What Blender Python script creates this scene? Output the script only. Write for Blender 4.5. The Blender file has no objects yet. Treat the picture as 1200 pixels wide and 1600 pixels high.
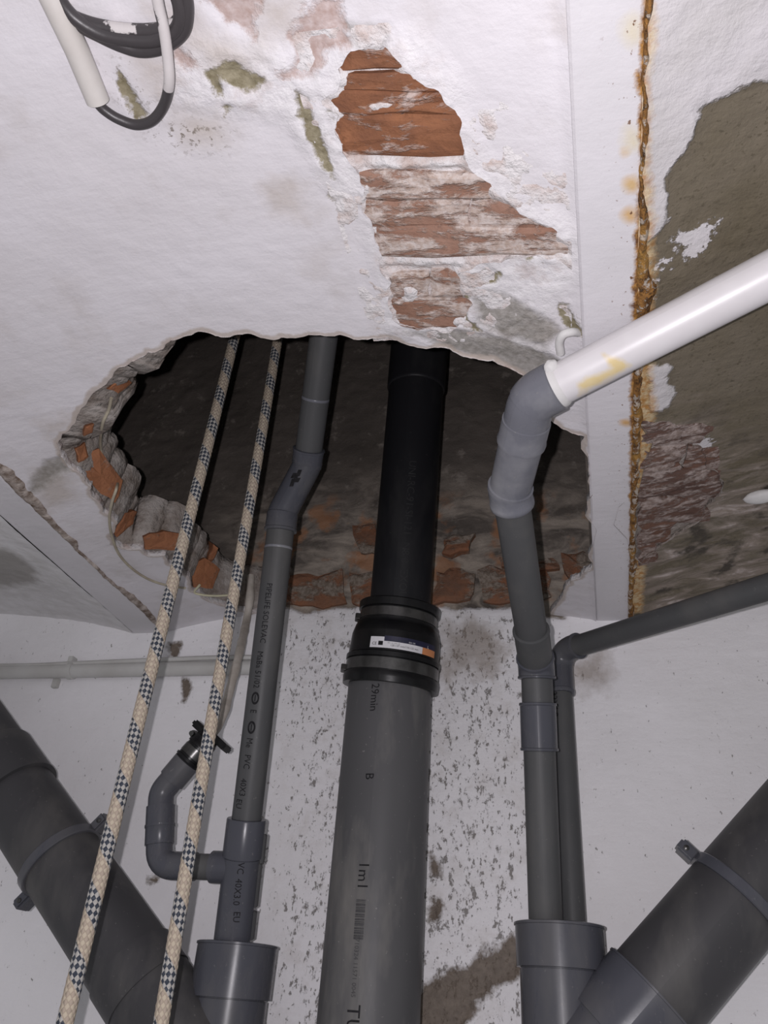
import bpy, bmesh, math, random
import numpy as np
from mathutils import Vector, Matrix
from mathutils.bvhtree import BVHTree

random.seed(7)
scn = bpy.context.scene
C = scn.collection

# ------------------------------------------------------------------ camera, world, flash, exposure
H = 1.60                                   # eye height above the floor
FPX = 1198.5                               # focal length in pixels of a 1200 x 1600 frame
_v = np.array([145., 1850., FPX]); _v /= np.linalg.norm(_v)
_d = np.array([300., -800., FPX]); _d -= _v * (_v @ _d); _d /= np.linalg.norm(_d)
_w = np.cross(_v, _d)
if _w[0] < 0: _w = -_w
RW = np.stack([_w, _d, _v])                # camera axes -> world (X along wall, Y into wall, Z up)
CAMPOS = np.array([0., 0., H])
cam_data = bpy.data.cameras.new('camera'); cam = bpy.data.objects.new('camera', cam_data); C.objects.link(cam)
cam_data.sensor_fit = 'HORIZONTAL'; cam_data.sensor_width = 36.0; cam_data.lens = FPX / 1200 * 36
cam_data.clip_start = 0.01
cam.matrix_world = Matrix(((RW[0,0], RW[0,1], -RW[0,2], 0), (RW[1,0], RW[1,1], -RW[1,2], 0),
                           (RW[2,0], RW[2,1], -RW[2,2], H), (0,0,0,1)))
scn.camera = cam
world = bpy.data.worlds.new('world'); scn.world = world; world.use_nodes = True
world.node_tree.nodes['Background'].inputs[0].default_value = (0.95, 0.96, 1.0, 1)
world.node_tree.nodes['Background'].inputs[1].default_value = 0.40
fl = bpy.data.lights.new('phone_flash', 'POINT'); fl.energy = 21.0; fl.shadow_soft_size = 0.004
fl.color = (1.0, 0.955, 1.0)
flash = bpy.data.objects.new('phone_flash', fl); C.objects.link(flash)
flash.location = Vector(CAMPOS + RW @ np.array([-0.026, 0.008, -0.004]))
scn.view_settings.view_transform = 'Standard'; scn.view_settings.look = 'None'
scn.view_settings.exposure = 0.0; scn.view_settings.gamma = 1.0; scn.view_settings.use_curve_mapping = False

# ------------------------------------------------------------------ measured geometry of the place
YW = 1.21                                  # back wall
ZC = H + 0.564                             # underside of the steel beams
RISE = 0.050                               # rise of each jack arch
BLX0, BLX1 = -0.777, -0.712                # left beam flange
def brx0(y): return 0.0215 + 0.041 * y     # right beam flange runs slightly askew
BRW = 0.052
def ray(px, py): return RW @ np.array([(px - 600) / FPX, -(py - 800) / FPX, 1.])
def at_depth(px, py, z): return CAMPOS + ray(px, py) * z
def on_y(px, py, y): r = ray(px, py); return CAMPOS + r * (y / r[1])
def on_z(px, py, z): r = ray(px, py); return CAMPOS + r * ((z - H) / r[2])
def arch(t): return RISE * (1 - (2 * np.clip(t, 0, 1) - 1) ** 2)
def z_mid(x, y): return ZC + arch((x - BLX1) / (brx0(y) - BLX1))
def z_right(x, y): return ZC + arch((x - brx0(y) - BRW) / 0.72)
def z_left(x, y): return ZC + arch((BLX0 - x) / 0.72)
def hit(px, py, zf, off=0.0):
    z = ZC + 0.03
    for _ in range(12):
        p = on_z(px, py, z); z = zf(p[0], p[1]) + off
    return on_z(px, py, z)

# ------------------------------------------------------------------ noise
def _h(ix, iy, iz, s):
    n = (ix.astype(np.int64) * 374761393 + iy.astype(np.int64) * 668265263 + iz.astype(np.int64) * 2147483647 // 3 + s * 974711) & 0x7fffffff
    n = ((n ^ (n >> 13)) * 1274126177) & 0x7fffffff
    n = ((n ^ (n >> 16)) * 668265263) & 0x7fffffff
    return ((n ^ (n >> 15)) & 0xffff) / 65535.0
def vnoise(x, y, z=0.0, s=0):
    x = np.asarray(x, float); y = np.asarray(y, float); z = np.zeros_like(x) + z
    ix, iy, iz = np.floor(x), np.floor(y), np.floor(z)
    fx, fy, fz = x - ix, y - iy, z - iz
    fx, fy, fz = [f * f * (3 - 2 * f) for f in (fx, fy, fz)]
    r = 0
    for a in (0, 1):
        for b in (0, 1):
            for c in (0, 1):
                r = r + _h(ix + a, iy + b, iz + c, s) * (fx if a else 1 - fx) * (fy if b else 1 - fy) * (fz if c else 1 - fz)
    return r
def fbm(x, y, z=0.0, s=0, o=4):
    r = 0; a = 0.5
    for k in range(o):
        r = r + a * (vnoise(x * 2 ** k, y * 2 ** k, np.asarray(z) * 2 ** k, s + k) - 0.5); a *= 0.55
    return r

# ------------------------------------------------------------------ shader helper
class NT:
    def __init__(self, name):
        self.mat = bpy.data.materials.new(name); self.mat.use_nodes = True
        self.t = self.mat.node_tree; self.t.nodes.clear()
        self._c = None; self.h = None
    def put(self, sock, v):
        if v is None: return
        if isinstance(v, bpy.types.NodeSocket): self.t.links.new(v, sock)
        elif isinstance(v, (tuple, list)) and len(v) == 3 and sock.type == 'RGBA': sock.default_value = (*v, 1)
        else: sock.default_value = v
    def n(self, typ): return self.t.nodes.new('ShaderNode' + typ)
    def co(self):
        if self._c is None: self._c = self.n('TexCoord').outputs['Object']
        return self._c
    def uv(self): return self.n('TexCoord').outputs['UV']
    def map(self, vec, sc): 
        m = self.n('Mapping'); self.put(m.inputs[0], vec); m.inputs['Scale'].default_value = sc; return m.outputs[0]
    def noise(self, sc, det=4, rough=.55, vec=None, dist=0.):
        q = self.n('TexNoise'); self.put(q.inputs['Vector'], vec or self.co())
        q.inputs['Scale'].default_value = sc; q.inputs['Detail'].default_value = det
        q.inputs['Roughness'].default_value = rough; q.inputs['Distortion'].default_value = dist
        return q.outputs[0]
    def voro(self, sc, vec=None, feat='F1'):
        q = self.n('TexVoronoi'); self.put(q.inputs['Vector'], vec or self.co()); q.feature = feat
        q.inputs['Scale'].default_value = sc; return q.outputs[0]
    def attr(self, name): a = self.n('Attribute'); a.attribute_name = name; return a.outputs['Fac']
    def m(self, op, a, b=None, c=None, clamp=False):
        q = self.n('Math'); q.operation = op; q.use_clamp = clamp
        for i, x in enumerate((a, b, c)): self.put(q.inputs[i], x)
        return q.outputs[0]
    def mix(self, f, a, b, mode='MIX'):
        q = self.n('Mix'); q.data_type = 'RGBA'; q.blend_type = mode
        self.put(q.inputs[0], f); self.put(q.inputs[6], a); self.put(q.inputs[7], b); return q.outputs[2]
    def lerp(self, f, a, b):
        q = self.n('Mix'); q.data_type = 'FLOAT'
        self.put(q.inputs[0], f); self.put(q.inputs[2], a); self.put(q.inputs[3], b); return q.outputs[0]
    def step(self, x, lo, hi):             # linear ramp lo..hi -> 0..1
        q = self.n('MapRange'); self.put(q.inputs[0], x); q.inputs[1].default_value = lo; q.inputs[2].default_value = hi
        return q.outputs[0]
    def mask(self, name, nz, amp, soft):   # ragged edge around a signed distance attribute (metres)
        s = self.m('MULTIPLY_ADD', self.m('SUBTRACT', nz, .5), amp, self.attr(name))
        return self.step(s, -soft, soft)
    def out(self, col, rough=.6, height=None, bstr=.5, bdist=.002, metal=0., spec=.5, sub=None):
        p = self.n('BsdfPrincipled'); o = self.n('OutputMaterial')
        self.put(p.inputs['Base Color'], col); self.put(p.inputs['Roughness'], rough); self.put(p.inputs['Metallic'], metal)
        p.inputs['Specular IOR Level'].default_value = spec
        if height is not None:
            b = self.n('Bump'); b.inputs['Strength'].default_value = bstr; b.inputs['Distance'].default_value = bdist
            self.put(b.inputs['Height'], height); self.t.links.new(b.outputs[0], p.inputs['Normal'])
        self.t.links.new(p.outputs[0], o.inputs[0]); return self.mat

M = {}
def paint_height(q):
    a = q.noise(55, 5, .6); b = q.noise(260, 3, .6); c = q.noise(90, 3, .5, q.map(q.co(), (.25, 1, 1)))
    return q.m('ADD', q.m('MULTIPLY_ADD', b, .22, a), q.m('MULTIPLY', c, .7))

def mat_ceiling_mid():
    q = NT('old_white_ceiling_paint')
    n1 = q.noise(6, 4); n2 = q.noise(38, 6, .65); n3 = q.noise(140, 5, .6); n4 = q.noise(18, 6, .6)
    col = q.mix(q.step(n1, .35, .7), (.66, .638, .665), (.60, .575, .59))
    col = q.mix(q.m('MULTIPLY', q.step(n4, .54, .74), .4), col, (.47, .43, .41))
    h = paint_height(q)
    k = q.mask('crust', n2, .03, .010); kk = q.m('MULTIPLY', k, q.step(n3, .3, .62))
    col = q.mix(kk, col, (.70, .68, .69))
    k0 = q.m('MULTIPLY', k, q.step(q.noise(30, 5, .6), .55, .68)); col = q.mix(q.m('MULTIPLY', k0, .55), col, (.46, .39, .37))
    b = q.mask('beige', n2, .045, .014); col = q.mix(q.m('MULTIPLY', b, .75), col, q.mix(n3, (.52, .47, .43), (.40, .35, .32)))
    g = q.mask('grey', n2, .03, .006); col = q.mix(q.m('MULTIPLY', g, .85), col, q.mix(q.step(n3, .3, .7), (.17, .155, .125), (.36, .335, .31)))
    p = q.mask('pink', n2, .045, .003); col = q.mix(q.m('MULTIPLY', p, .9), col, q.mix(q.step(n3, .35, .68), (.36, .25, .215), (.52, .43, .41)))
    o = q.mask('olive', n2, .03, .0016); col = q.mix(o, col, q.mix(q.step(n3, .3, .7), (.17, .145, .085), (.32, .285, .20)))
    dn = q.noise(170, 4, .7); d = q.m('MULTIPLY', q.step(q.attr('specks'), -.008, .02), q.step(dn, .575, .61)); col = q.mix(d, col, (.13, .105, .075))
    u = q.mask('rim', n2, .012, .0015); col = q.mix(q.m('MULTIPLY', u, .8), col, q.mix(n3, (.50, .43, .38), (.36, .31, .27)))
    h = q.m('ADD', h, q.m('MULTIPLY', k, q.m('MULTIPLY', q.noise(75, 5, .65), 2.6)))
    h = q.m('SUBTRACT', h, q.m('MULTIPLY', q.m('ADD', o, p, clamp=True), 1.2))
    return q.out(col, .62, h, .42, .0028, spec=.3)
def mat_ceiling_left():
    q = NT('grey_white_ceiling_paint'); n2 = q.noise(30, 5); n3 = q.noise(120, 4)
    col = q.mix(q.step(n2, .35, .7), (.74, .725, .735), (.62, .605, .60))
    g = q.mask('grey', q.noise(22, 5, .6), .06, .012); col = q.mix(q.m('MULTIPLY', g, .8), col, (.30, .28, .26))
    return q.out(col, .65, paint_height(q), .45, .003, spec=.3)
def mat_ceiling_right():
    q = NT('bare_olive_mortar_ceiling'); n2 = q.noise(38, 6, .65); n3 = q.noise(150, 5, .6); n1 = q.noise(9, 5, .6)
    st = q.noise(22, 6, .65, q.map(q.co(), (.6, 1.6, 1)), .6)
    bare = q.mix(q.step(n1, .3, .7), (.118, .098, .064), (.165, .140, .105))
    bare = q.mix(q.m('MULTIPLY', q.step(q.noise(230, 2), .62, .66), .7), bare, (.09, .075, .05))
    lo = q.step(q.attr('streaks'), -.03, .04)
    bare = q.mix(q.m('MULTIPLY', lo, q.step(st, .42, .58)), bare, (.27, .225, .19))
    bare = q.mix(q.m('MULTIPLY', lo, q.step(st, .585, .66)), bare, (.46, .40, .37))
    bare = q.mix(q.m('MULTIPLY', lo, q.step(q.noise(16, 5, .6), .53, .62)), bare, (.060, .050, .038))
    w = q.mask('paint', n2, .03, .0016); w2 = q.mask('blotch', n3, .045, .0015)
    ww = q.m('MAXIMUM', w, w2)
    wc = q.mix(q.step(n1, .35, .65), (.60, .575, .595), (.52, .50, .50))
    col = q.mix(ww, bare, wc)
    r = q.mask('rust', q.noise(60, 6, .7), .02, .004); col = q.mix(q.m('MULTIPLY', r, .8), col, q.mix(q.step(n3, .4, .6), (.42, .20, .045), (.60, .47, .28)))
    h = q.m('ADD', q.m('MULTIPLY', paint_height(q), .8), q.m('MULTIPLY', ww, .9)); h = q.m('ADD', h, q.m('MULTIPLY', q.noise(70, 6, .65), .8))
    return q.out(col, .7, h, .6, .004, spec=.3)
def mat_wall():
    q = NT('white_wall_with_dark_specks'); n2 = q.noise(24, 6, .65); n3 = q.noise(130, 5, .6); n1 = q.noise(4, 4)
    col = q.mix(q.step(n1, .35, .7), (.80, .785, .805), (.72, .705, .715))
    dz = q.step(q.attr('dirt'), -.10, .06)
    v = q.map(q.co(), (1., 1., .55))
    sp = q.noise(85, 6, .75, v); sp2 = q.noise(150, 4, .7, v)
    th = q.lerp(dz, .68, .575)
    s1 = q.m('MULTIPLY_ADD', q.m('SUBTRACT', sp, th), 22., 0., clamp=True)
    s2 = q.m('MULTIPLY_ADD', q.m('SUBTRACT', sp2, q.lerp(dz, .67, .59)), 22., 0., clamp=True)
    s = q.m('MAXIMUM', s1, s2)
    col = q.mix(q.m('MULTIPLY', q.m('MULTIPLY', dz, q.step(n2, .5, .72)), .5), col, (.50, .46, .43))
    col = q.mix(q.m('MULTIPLY', s, .82), col, (.13, .115, .10))
    g = q.mask('grime', n2, .09, .02); col = q.mix(q.m('MULTIPLY', g, .7), col, q.mix(n3, (.36, .30, .25), (.22, .18, .15)))
    b = q.mask('bare', n2, .05, .004); col = q.mix(b, col, q.mix(q.step(n3, .3, .7), (.125, .10, .08), (.19, .155, .125)))
    # bare masonry above the vault line
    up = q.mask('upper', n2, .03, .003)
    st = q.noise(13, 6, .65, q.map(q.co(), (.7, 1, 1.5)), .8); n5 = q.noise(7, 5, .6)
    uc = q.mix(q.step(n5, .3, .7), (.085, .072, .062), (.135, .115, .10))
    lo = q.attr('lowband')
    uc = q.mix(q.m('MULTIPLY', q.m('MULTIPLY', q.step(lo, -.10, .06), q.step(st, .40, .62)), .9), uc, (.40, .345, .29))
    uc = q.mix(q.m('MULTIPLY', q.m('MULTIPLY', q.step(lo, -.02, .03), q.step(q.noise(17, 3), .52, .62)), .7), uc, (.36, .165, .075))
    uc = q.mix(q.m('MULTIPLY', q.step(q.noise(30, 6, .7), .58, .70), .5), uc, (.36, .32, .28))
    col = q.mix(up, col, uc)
    h = q.m('SUBTRACT', paint_height(q), q.m('MULTIPLY', s, 1.0)); h = q.m('SUBTRACT', h, q.m('MULTIPLY', b, 1.5))
    h = q.m('ADD', h, q.m('MULTIPLY', up, q.m('MULTIPLY', q.noise(60, 6, .7), 1.6)))
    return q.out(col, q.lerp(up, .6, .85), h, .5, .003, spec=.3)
def mat_simple(name, ca, cb, sc=20, rough=.6, bs=.3, bd=.002, spec=.4, det=5, metal=0., lo=.35, hi=.65):
    q = NT(name); n = q.noise(sc, det, .6)
    return q.out(q.mix(q.step(n, lo, hi), ca, cb), rough, q.noise(sc * 3, 5, .6), bs, bd, metal, spec)
def mat_brick(name, ca, cb, crust, lo=.5, cc=((.66, .60, .58), (.52, .42, .37)), sc=34):
    q = NT(name); oi = q.n('ObjectInfo').outputs['Random']
    n = q.noise(26, 6, .65, q.map(q.co(), (.7, 1.3, 1.)), .4); f = q.noise(160, 5, .65)
    col = q.mix(q.step(n, .32, .66), ca, cb); col = q.mix(q.m('MULTIPLY', oi, .35), col, (.22, .10, .055))
    col = q.mix(q.m('MULTIPLY', q.step(f, .55, .7), .6), col, tuple(x * .5 for x in ca))
    w = q.noise(sc, 6, .7, q.map(q.co(), (.55, 1.5, 1.)), .3)
    k = q.m('MULTIPLY', q.step(w, lo, lo + .09), crust)
    col = q.mix(k, col, q.mix(q.step(f, .4, .6), *cc))
    h = q.m('ADD', q.m('MULTIPLY', f, .5), q.m('ADD', n, q.m('MULTIPLY', k, .7)))
    return q.out(col, .85, h, .7, .004, spec=.2)
def mat_pvc(name, c, dust=.25, rough=.45, blotch=(.16, .152, .14)):
    q = NT(name); a = q.noise(14, 5, .6, q.map(q.co(), (1, 1, .3))); b = q.noise(70, 4, .6)
    col = q.mix(q.step(q.noise(5, 3), .3, .7), c, tuple(x * .86 for x in c))
    col = q.mix(q.m('MULTIPLY', q.step(a, .47, .66), dust), col, blotch)
    col = q.mix(q.m('MULTIPLY', q.step(q.noise(210, 2), .70, .74), dust), col, (.22, .21, .20))
    return q.out(col, q.m('MULTIPLY_ADD', a, .22, rough - .08), b, .06, .001, spec=.22)

M['mid'] = mat_ceiling_mid(); M['left'] = mat_ceiling_left(); M['right'] = mat_ceiling_right(); M['wall'] = mat_wall()
M['bed'] = mat_simple('white_mortar_crust', (.68, .655, .655), (.50, .40, .36), 45, .85, .8, .006, .2, lo=.45, hi=.7)
M['mortar'] = mat_simple('grey_broken_mortar', (.40, .365, .34), (.20, .165, .14), 34, .9, .9, .008, .2)
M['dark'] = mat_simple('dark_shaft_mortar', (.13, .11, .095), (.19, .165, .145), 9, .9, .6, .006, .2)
M['floor'] = mat_simple('dusty_concrete_floor', (.34, .33, .32), (.26, .25, .24), 8, .85)
M['brick'] = mat_brick('red_brick', (.29, .125, .062), (.135, .060, .036), .85, .52, ((.40, .32, .275), (.54, .46, .43)), 21)
M['brickc'] = mat_brick('crusted_brick', (.34, .215, .165), (.25, .135, .095), .88, .45, ((.58, .52, .49), (.44, .35, .30)))
M['brickr'] = mat_brick('dark_red_brick', (.175, .105, .082), (.085, .050, .042), .85, .45, ((.42, .355, .33), (.24, .185, .16)), 60)
M['brickh'] = mat_brick('orange_broken_brick', (.36, .155, .075), (.28, .115, .058), .4, .58, ((.38, .33, .29), (.30, .25, .21)))
M['brickw'] = mat_brick('sooty_wall_brick', (.27, .115, .060), (.13, .082, .060), .9, .455, ((.27, .235, .20), (.15, .125, .10)), 26)
M['pvc'] = mat_pvc('grey_pvc', (.086, .085, .088), .6, blotch=(.20, .19, .175))
M['pvcs'] = mat_pvc('dark_grey_pvc', (.076, .077, .079), .22)
M['pvcd'] = mat_pvc('grey_drain_pvc', (.050, .049, .052), .30)
M['fit'] = mat_pvc('blue_grey_pvc_fitting', (.072, .074, .088), .30, .24)
M['fitl'] = mat_pvc('scuffed_grey_pvc_fitting', (.150, .153, .175), .6, .26, (.26, .26, .27))
M['black'] = mat_pvc('black_pvc', (.012, .012, .014), .06, .42)
M['rubber'] = mat_simple('black_rubber', (.006, .006, .007), (.010, .010, .010), 40, .32, .1, .001, .22)
M['steel'] = mat_simple('brushed_steel_band', (.06, .059, .057), (.09, .088, .085), 60, .28, .1, .001, .5, metal=.7)
M['ink'] = mat_simple('dark_ink', (.010, .010, .011), (.022, .021, .023), 200, .7, .0, spec=.1)
M['inkf'] = mat_simple('faint_ink', (.030, .029, .031), (.050, .049, .050), 300, .6, .0)
M['inkb'] = mat_simple('black_print_on_black_pipe', (.008, .008, .009), (.016, .016, .017), 300, .7, .0)
M['paper'] = mat_simple('white_label_paper', (.62, .61, .63), (.56, .55, .57), 60, .5, .0)
M['orange'] = mat_simple('orange_label_print', (.55, .22, .09), (.48, .19, .08), 60, .5, .0)
M['navy'] = mat_simple('navy_label_print', (.012, .012, .035), (.016, .016, .04), 60, .4, .0)
M['cream'] = mat_simple('cream_conduit_plastic', (.60, .575, .55), (.52, .49, .46), 14, .45, .1)
M['cond'] = mat_simple('grey_painted_conduit', (.52, .515, .50), (.44, .43, .41), 12, .55, .1)
M['hose'] = mat_simple('dirty_white_hose', (.52, .48, .43), (.33, .29, .25), 26, .6, .2, lo=.4, hi=.7)
M['twine'] = mat_simple('dirty_cream_wire', (.42, .38, .29), (.30, .26, .20), 30, .6, .2)
M['twine2'] = mat_simple('pale_yellow_wire', (.55, .52, .36), (.44, .42, .30), 30, .6, .2)
M['dab'] = mat_simple('white_plaster_dab', (.62, .61, .60), (.55, .54, .53), 30, .7, .3)

# ------------------------------------------------------------------ object helpers
def tag(o, label=None, cat=None, group=None, kind=None):
    if label: o['label'] = label
    if cat: o['category'] = cat
    if group: o['group'] = group
    if kind: o['kind'] = kind
    return o
def empty(name, loc, label, cat, group=None):
    o = bpy.data.objects.new(name, None); C.objects.link(o); o.location = loc; o.empty_display_size = .05
    return tag(o, label, cat, group)
def link(name, me, mat, parent=None, smooth=True):
    o = bpy.data.objects.new(name, me); C.objects.link(o)
    if mat is not None: me.materials.append(M[mat] if isinstance(mat, str) else mat)
    if smooth: me.polygons.foreach_set('use_smooth', [True] * len(me.polygons))
    if parent is not None:
        o.parent = parent
        if parent.type == 'EMPTY': o.matrix_parent_inverse = Matrix.Translation(parent.location).inverted()   # meshes are in world coordinates
    return o
def mesh(name, verts, faces, attrs=None, uv=None):
    me = bpy.data.meshes.new(name); me.from_pydata([tuple(map(float, v)) for v in verts], [], faces); me.update()
    for k, a in (attrs or {}).items():
        at = me.attributes.new(k, 'FLOAT', 'POINT'); at.data.foreach_set('value', np.asarray(a, np.float32))
    if uv is not None:
        l = me.uv_layers.new(name='UVMap'); idx = np.zeros(len(me.loops), np.int32); me.loops.foreach_get('vertex_index', idx)
        l.data.foreach_set('uv', np.asarray(uv, np.float32)[idx].ravel())
    return me
def sharp(o, ang=35):
    m = o.modifiers.new('edge', 'EDGE_SPLIT'); m.split_angle = math.radians(ang); return o

# paths -----------------------------------------------------------
def fillet(pts, rad, n=8):
    pts = [Vector(p) for p in pts]; out = [pts[0]]
    for i in range(1, len(pts) - 1):
        a, b, c = pts[i-1], pts[i], pts[i+1]
        u = (a - b).normalized(); w = (c - b).normalized(); ang = u.angle(w)
        r = rad[i-1] if isinstance(rad, (list, tuple)) else rad
        t = min(r / math.tan(ang / 2), (a - b).length * .49, (c - b).length * .49)
        p0, p1 = b + u * t, b + w * t
        for k in range(n + 1):
            s = k / n; out.append(p0 * (1 - s) ** 2 + b * 2 * s * (1 - s) + p1 * s * s)
    out.append(pts[-1]); return out
def catmull(pts, n=8):
    P = [Vector(p) for p in pts]; P = [P[0] * 2 - P[1]] + P + [P[-1] * 2 - P[-2]]; out = []
    for i in range(1, len(P) - 2):
        for k in range(n):
            t = k / n
            out.append(.5 * ((2 * P[i]) + (P[i+1] - P[i-1]) * t + (2 * P[i-1] - 5 * P[i] + 4 * P[i+1] - P[i+2]) * t * t + (3 * P[i] - P[i-1] - 3 * P[i+1] + P[i+2]) * t ** 3))
    out.append(P[-2]); return out
def lerp_path(path, s):                     # point at arc length s
    acc = 0
    for a, b in zip(path, path[1:]):
        L = (b - a).length
        if acc + L >= s or b is path[-1]: return a + (b - a) * ((s - acc) / max(L, 1e-9))
        acc += L
def plen(path): return sum((b - a).length for a, b in zip(path, path[1:]))
def sub_path(path, s0, s1):
    out = [lerp_path(path, s0)]; acc = 0
    for a, b in zip(path, path[1:]):
        acc += (b - a).length
        if s0 + 1e-6 < acc < s1 - 1e-6: out.append(b)
    out.append(lerp_path(path, s1)); return out
def nearest_s(path, p):
    best = (1e9, 0); acc = 0; p = Vector(p)
    for a, b in zip(path, path[1:]):
        L = (b - a).length; t = max(0, min(L, (p - a).dot((b - a).normalized()))) if L > 0 else 0
        d = (a + (b - a) * (t / max(L, 1e-9)) - p).length
        if d < best[0]: best = (d, acc + t)
        acc += L
    return best[1]
def sweep(path, r, nseg=32, cap=True, rfun=None):
    """tube along a path; r is a number or one radius per point"""
    n = len(path); R = [r] * n if not isinstance(r, (list, tuple, np.ndarray)) else list(r)
    tan = []
    for i in range(n):
        a = path[max(i-1, 0)]; b = path[min(i+1, n-1)]; t = (b - a)
        if t.length < 1e-9: t = tan[-1] if tan else Vector((0, 0, 1))
        tan.append(t.normalized())
    nrm = Vector((0, -1, 0)); nrm = (nrm - tan[0] * nrm.dot(tan[0]))
    if nrm.length < .1: nrm = Vector((1, 0, 0)) - tan[0] * tan[0].x
    nrm.normalize(); V = []; U = []; F = []; s = 0
    for i in range(n):
        if i: 
            s += (path[i] - path[i-1]).length
            nrm = nrm - tan[i] * nrm.dot(tan[i]); nrm.normalize()
        bi = tan[i].cross(nrm)
        for k in range(nseg + 1):
            a = 2 * math.pi * k / nseg
            rr = R[i] if rfun is None else rfun(R[i], k / nseg, s)
            V.append(path[i] + nrm * (math.cos(a) * rr) + bi * (math.sin(a) * rr)); U.append((k / nseg, s))
    W = nseg + 1
    for i in range(n - 1):
        for k in range(nseg):
            F.append((i*W+k, i*W+k+1, (i+1)*W+k+1, (i+1)*W+k))
    if cap:
        for i, rev in ((0, True), (n-1, False)):
            c = len(V); V.append(path[i]); U.append((.5, U[i*W][1]))
            for k in range(nseg):
                F.append((c, i*W+k+1, i*W+k) if rev else (c, i*W+k, i*W+k+1))
    return V, F, U
def tube(name, path, r, mat, parent=None, nseg=32, cap=True, rfun=None, split=40):
    V, F, U = sweep([Vector(p) for p in path], r, nseg, cap, rfun)
    o = link(name, mesh(name, V, F, uv=U), mat, parent)
    return sharp(o, split) if split else o
def lathe(name, path, prof, mat, parent=None, nseg=40):
    """prof: list of (arc length, radius) along a path"""
    path = [Vector(p) for p in path]; pts = []; rs = []
    ss = [p[0] for p in prof]
    acc = 0; knots = [0]
    for a, b in zip(path, path[1:]): acc += (b - a).length; knots.append(acc)
    for (s0, r0), (s1, r1) in zip(prof, prof[1:]):
        if not pts: pts.append(lerp_path(path, s0)); rs.append(r0)
        for k in knots:
            if s0 + 1e-5 < k < s1 - 1e-5: pts.append(lerp_path(path, k)); rs.append(r0 + (r1 - r0) * (k - s0) / (s1 - s0))
        p = lerp_path(path, s1)
        if s1 - s0 < 1e-6: d = (lerp_path(path, min(s1 + 1e-3, acc)) - lerp_path(path, max(s1 - 1e-3, 0))).normalized(); p = p + d * 2e-5
        pts.append(p); rs.append(r1)
    return tube(name, pts, rs, mat, parent, nseg)
def collar(name, path, s0, s1, r, mat, parent, lip=.0012, nseg=40):
    """pipe socket: short sleeve with rounded lips"""
    return lathe(name, path, [(s0, r - .004), (s0 + .0003, r + lip * .4), (s0 + .001, r + lip), (s0 + .004, r + lip), (s0 + .0052, r), (s1 - .0012, r), (s1, r - .0012), (s1 + .0004, r - .005)], mat, parent, nseg)
def box(name, c, sx, sy, sz, mat, parent=None, rot=None, bev=.001):
    bm = bmesh.new(); bmesh.ops.create_cube(bm, size=1)
    bmesh.ops.scale(bm, vec=(sx, sy, sz), verts=bm.verts)
    if bev: bmesh.ops.bevel(bm, geom=bm.edges[:], offset=bev, segments=2, affect='EDGES')
    if rot is not None: bmesh.ops.transform(bm, matrix=rot.to_4x4(), verts=bm.verts)
    bmesh.ops.translate(bm, vec=Vector(c), verts=bm.verts)
    me = bpy.data.meshes.new(name); bm.to_mesh(me); bm.free()
    return link(name, me, mat, parent, smooth=False)

# outlines --------------------------------------------------------
def rough(poly, lvl=3, amp=.16, seed=1, mind=.003):
    rnd = random.Random(seed); P = [np.array(p[:2], float) for p in poly]
    for _ in range(lvl):
        Q = []
        for i, a in enumerate(P):
            b = P[(i + 1) % len(P)]; Q.append(a); L = np.linalg.norm(b - a)
            if L > mind:
                nn = np.array([-(b - a)[1], (b - a)[0]]); Q.append((a + b) / 2 + nn * rnd.uniform(-amp, amp))
        P = Q
    return np.array(P)
def sdist(poly, X, Y, far=.06):
    """signed distance, positive inside, metres; only near the outline"""
    poly = np.asarray(poly); sh = X.shape; x = X.ravel(); y = Y.ravel(); out = np.full(x.shape, -far)
    lo = poly.min(0) - far; hi = poly.max(0) + far
    sel = np.where((x > lo[0]) & (x < hi[0]) & (y > lo[1]) & (y < hi[1]))[0]
    if len(sel):
        px, py = x[sel], y[sel]; d = np.full(len(sel), 1e9); ins = np.zeros(len(sel), bool); n = len(poly)
        for i in range(n):
            ax, ay = poly[i]; bx, by = poly[(i + 1) % n]; ex, ey = bx - ax, by - ay; L = ex * ex + ey * ey + 1e-15
            t = np.clip(((px - ax) * ex + (py - ay) * ey) / L, 0, 1)
            d = np.minimum(d, (px - ax - t * ex) ** 2 + (py - ay - t * ey) ** 2)
            if ay != by:
                c = (ay > py) != (by > py); ins ^= c & (px < ex * (py - ay) / (by - ay) + ax)
        d = np.sqrt(d); out[sel] = np.maximum(np.where(ins, d, -d), -far)
    return out.reshape(sh)
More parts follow.
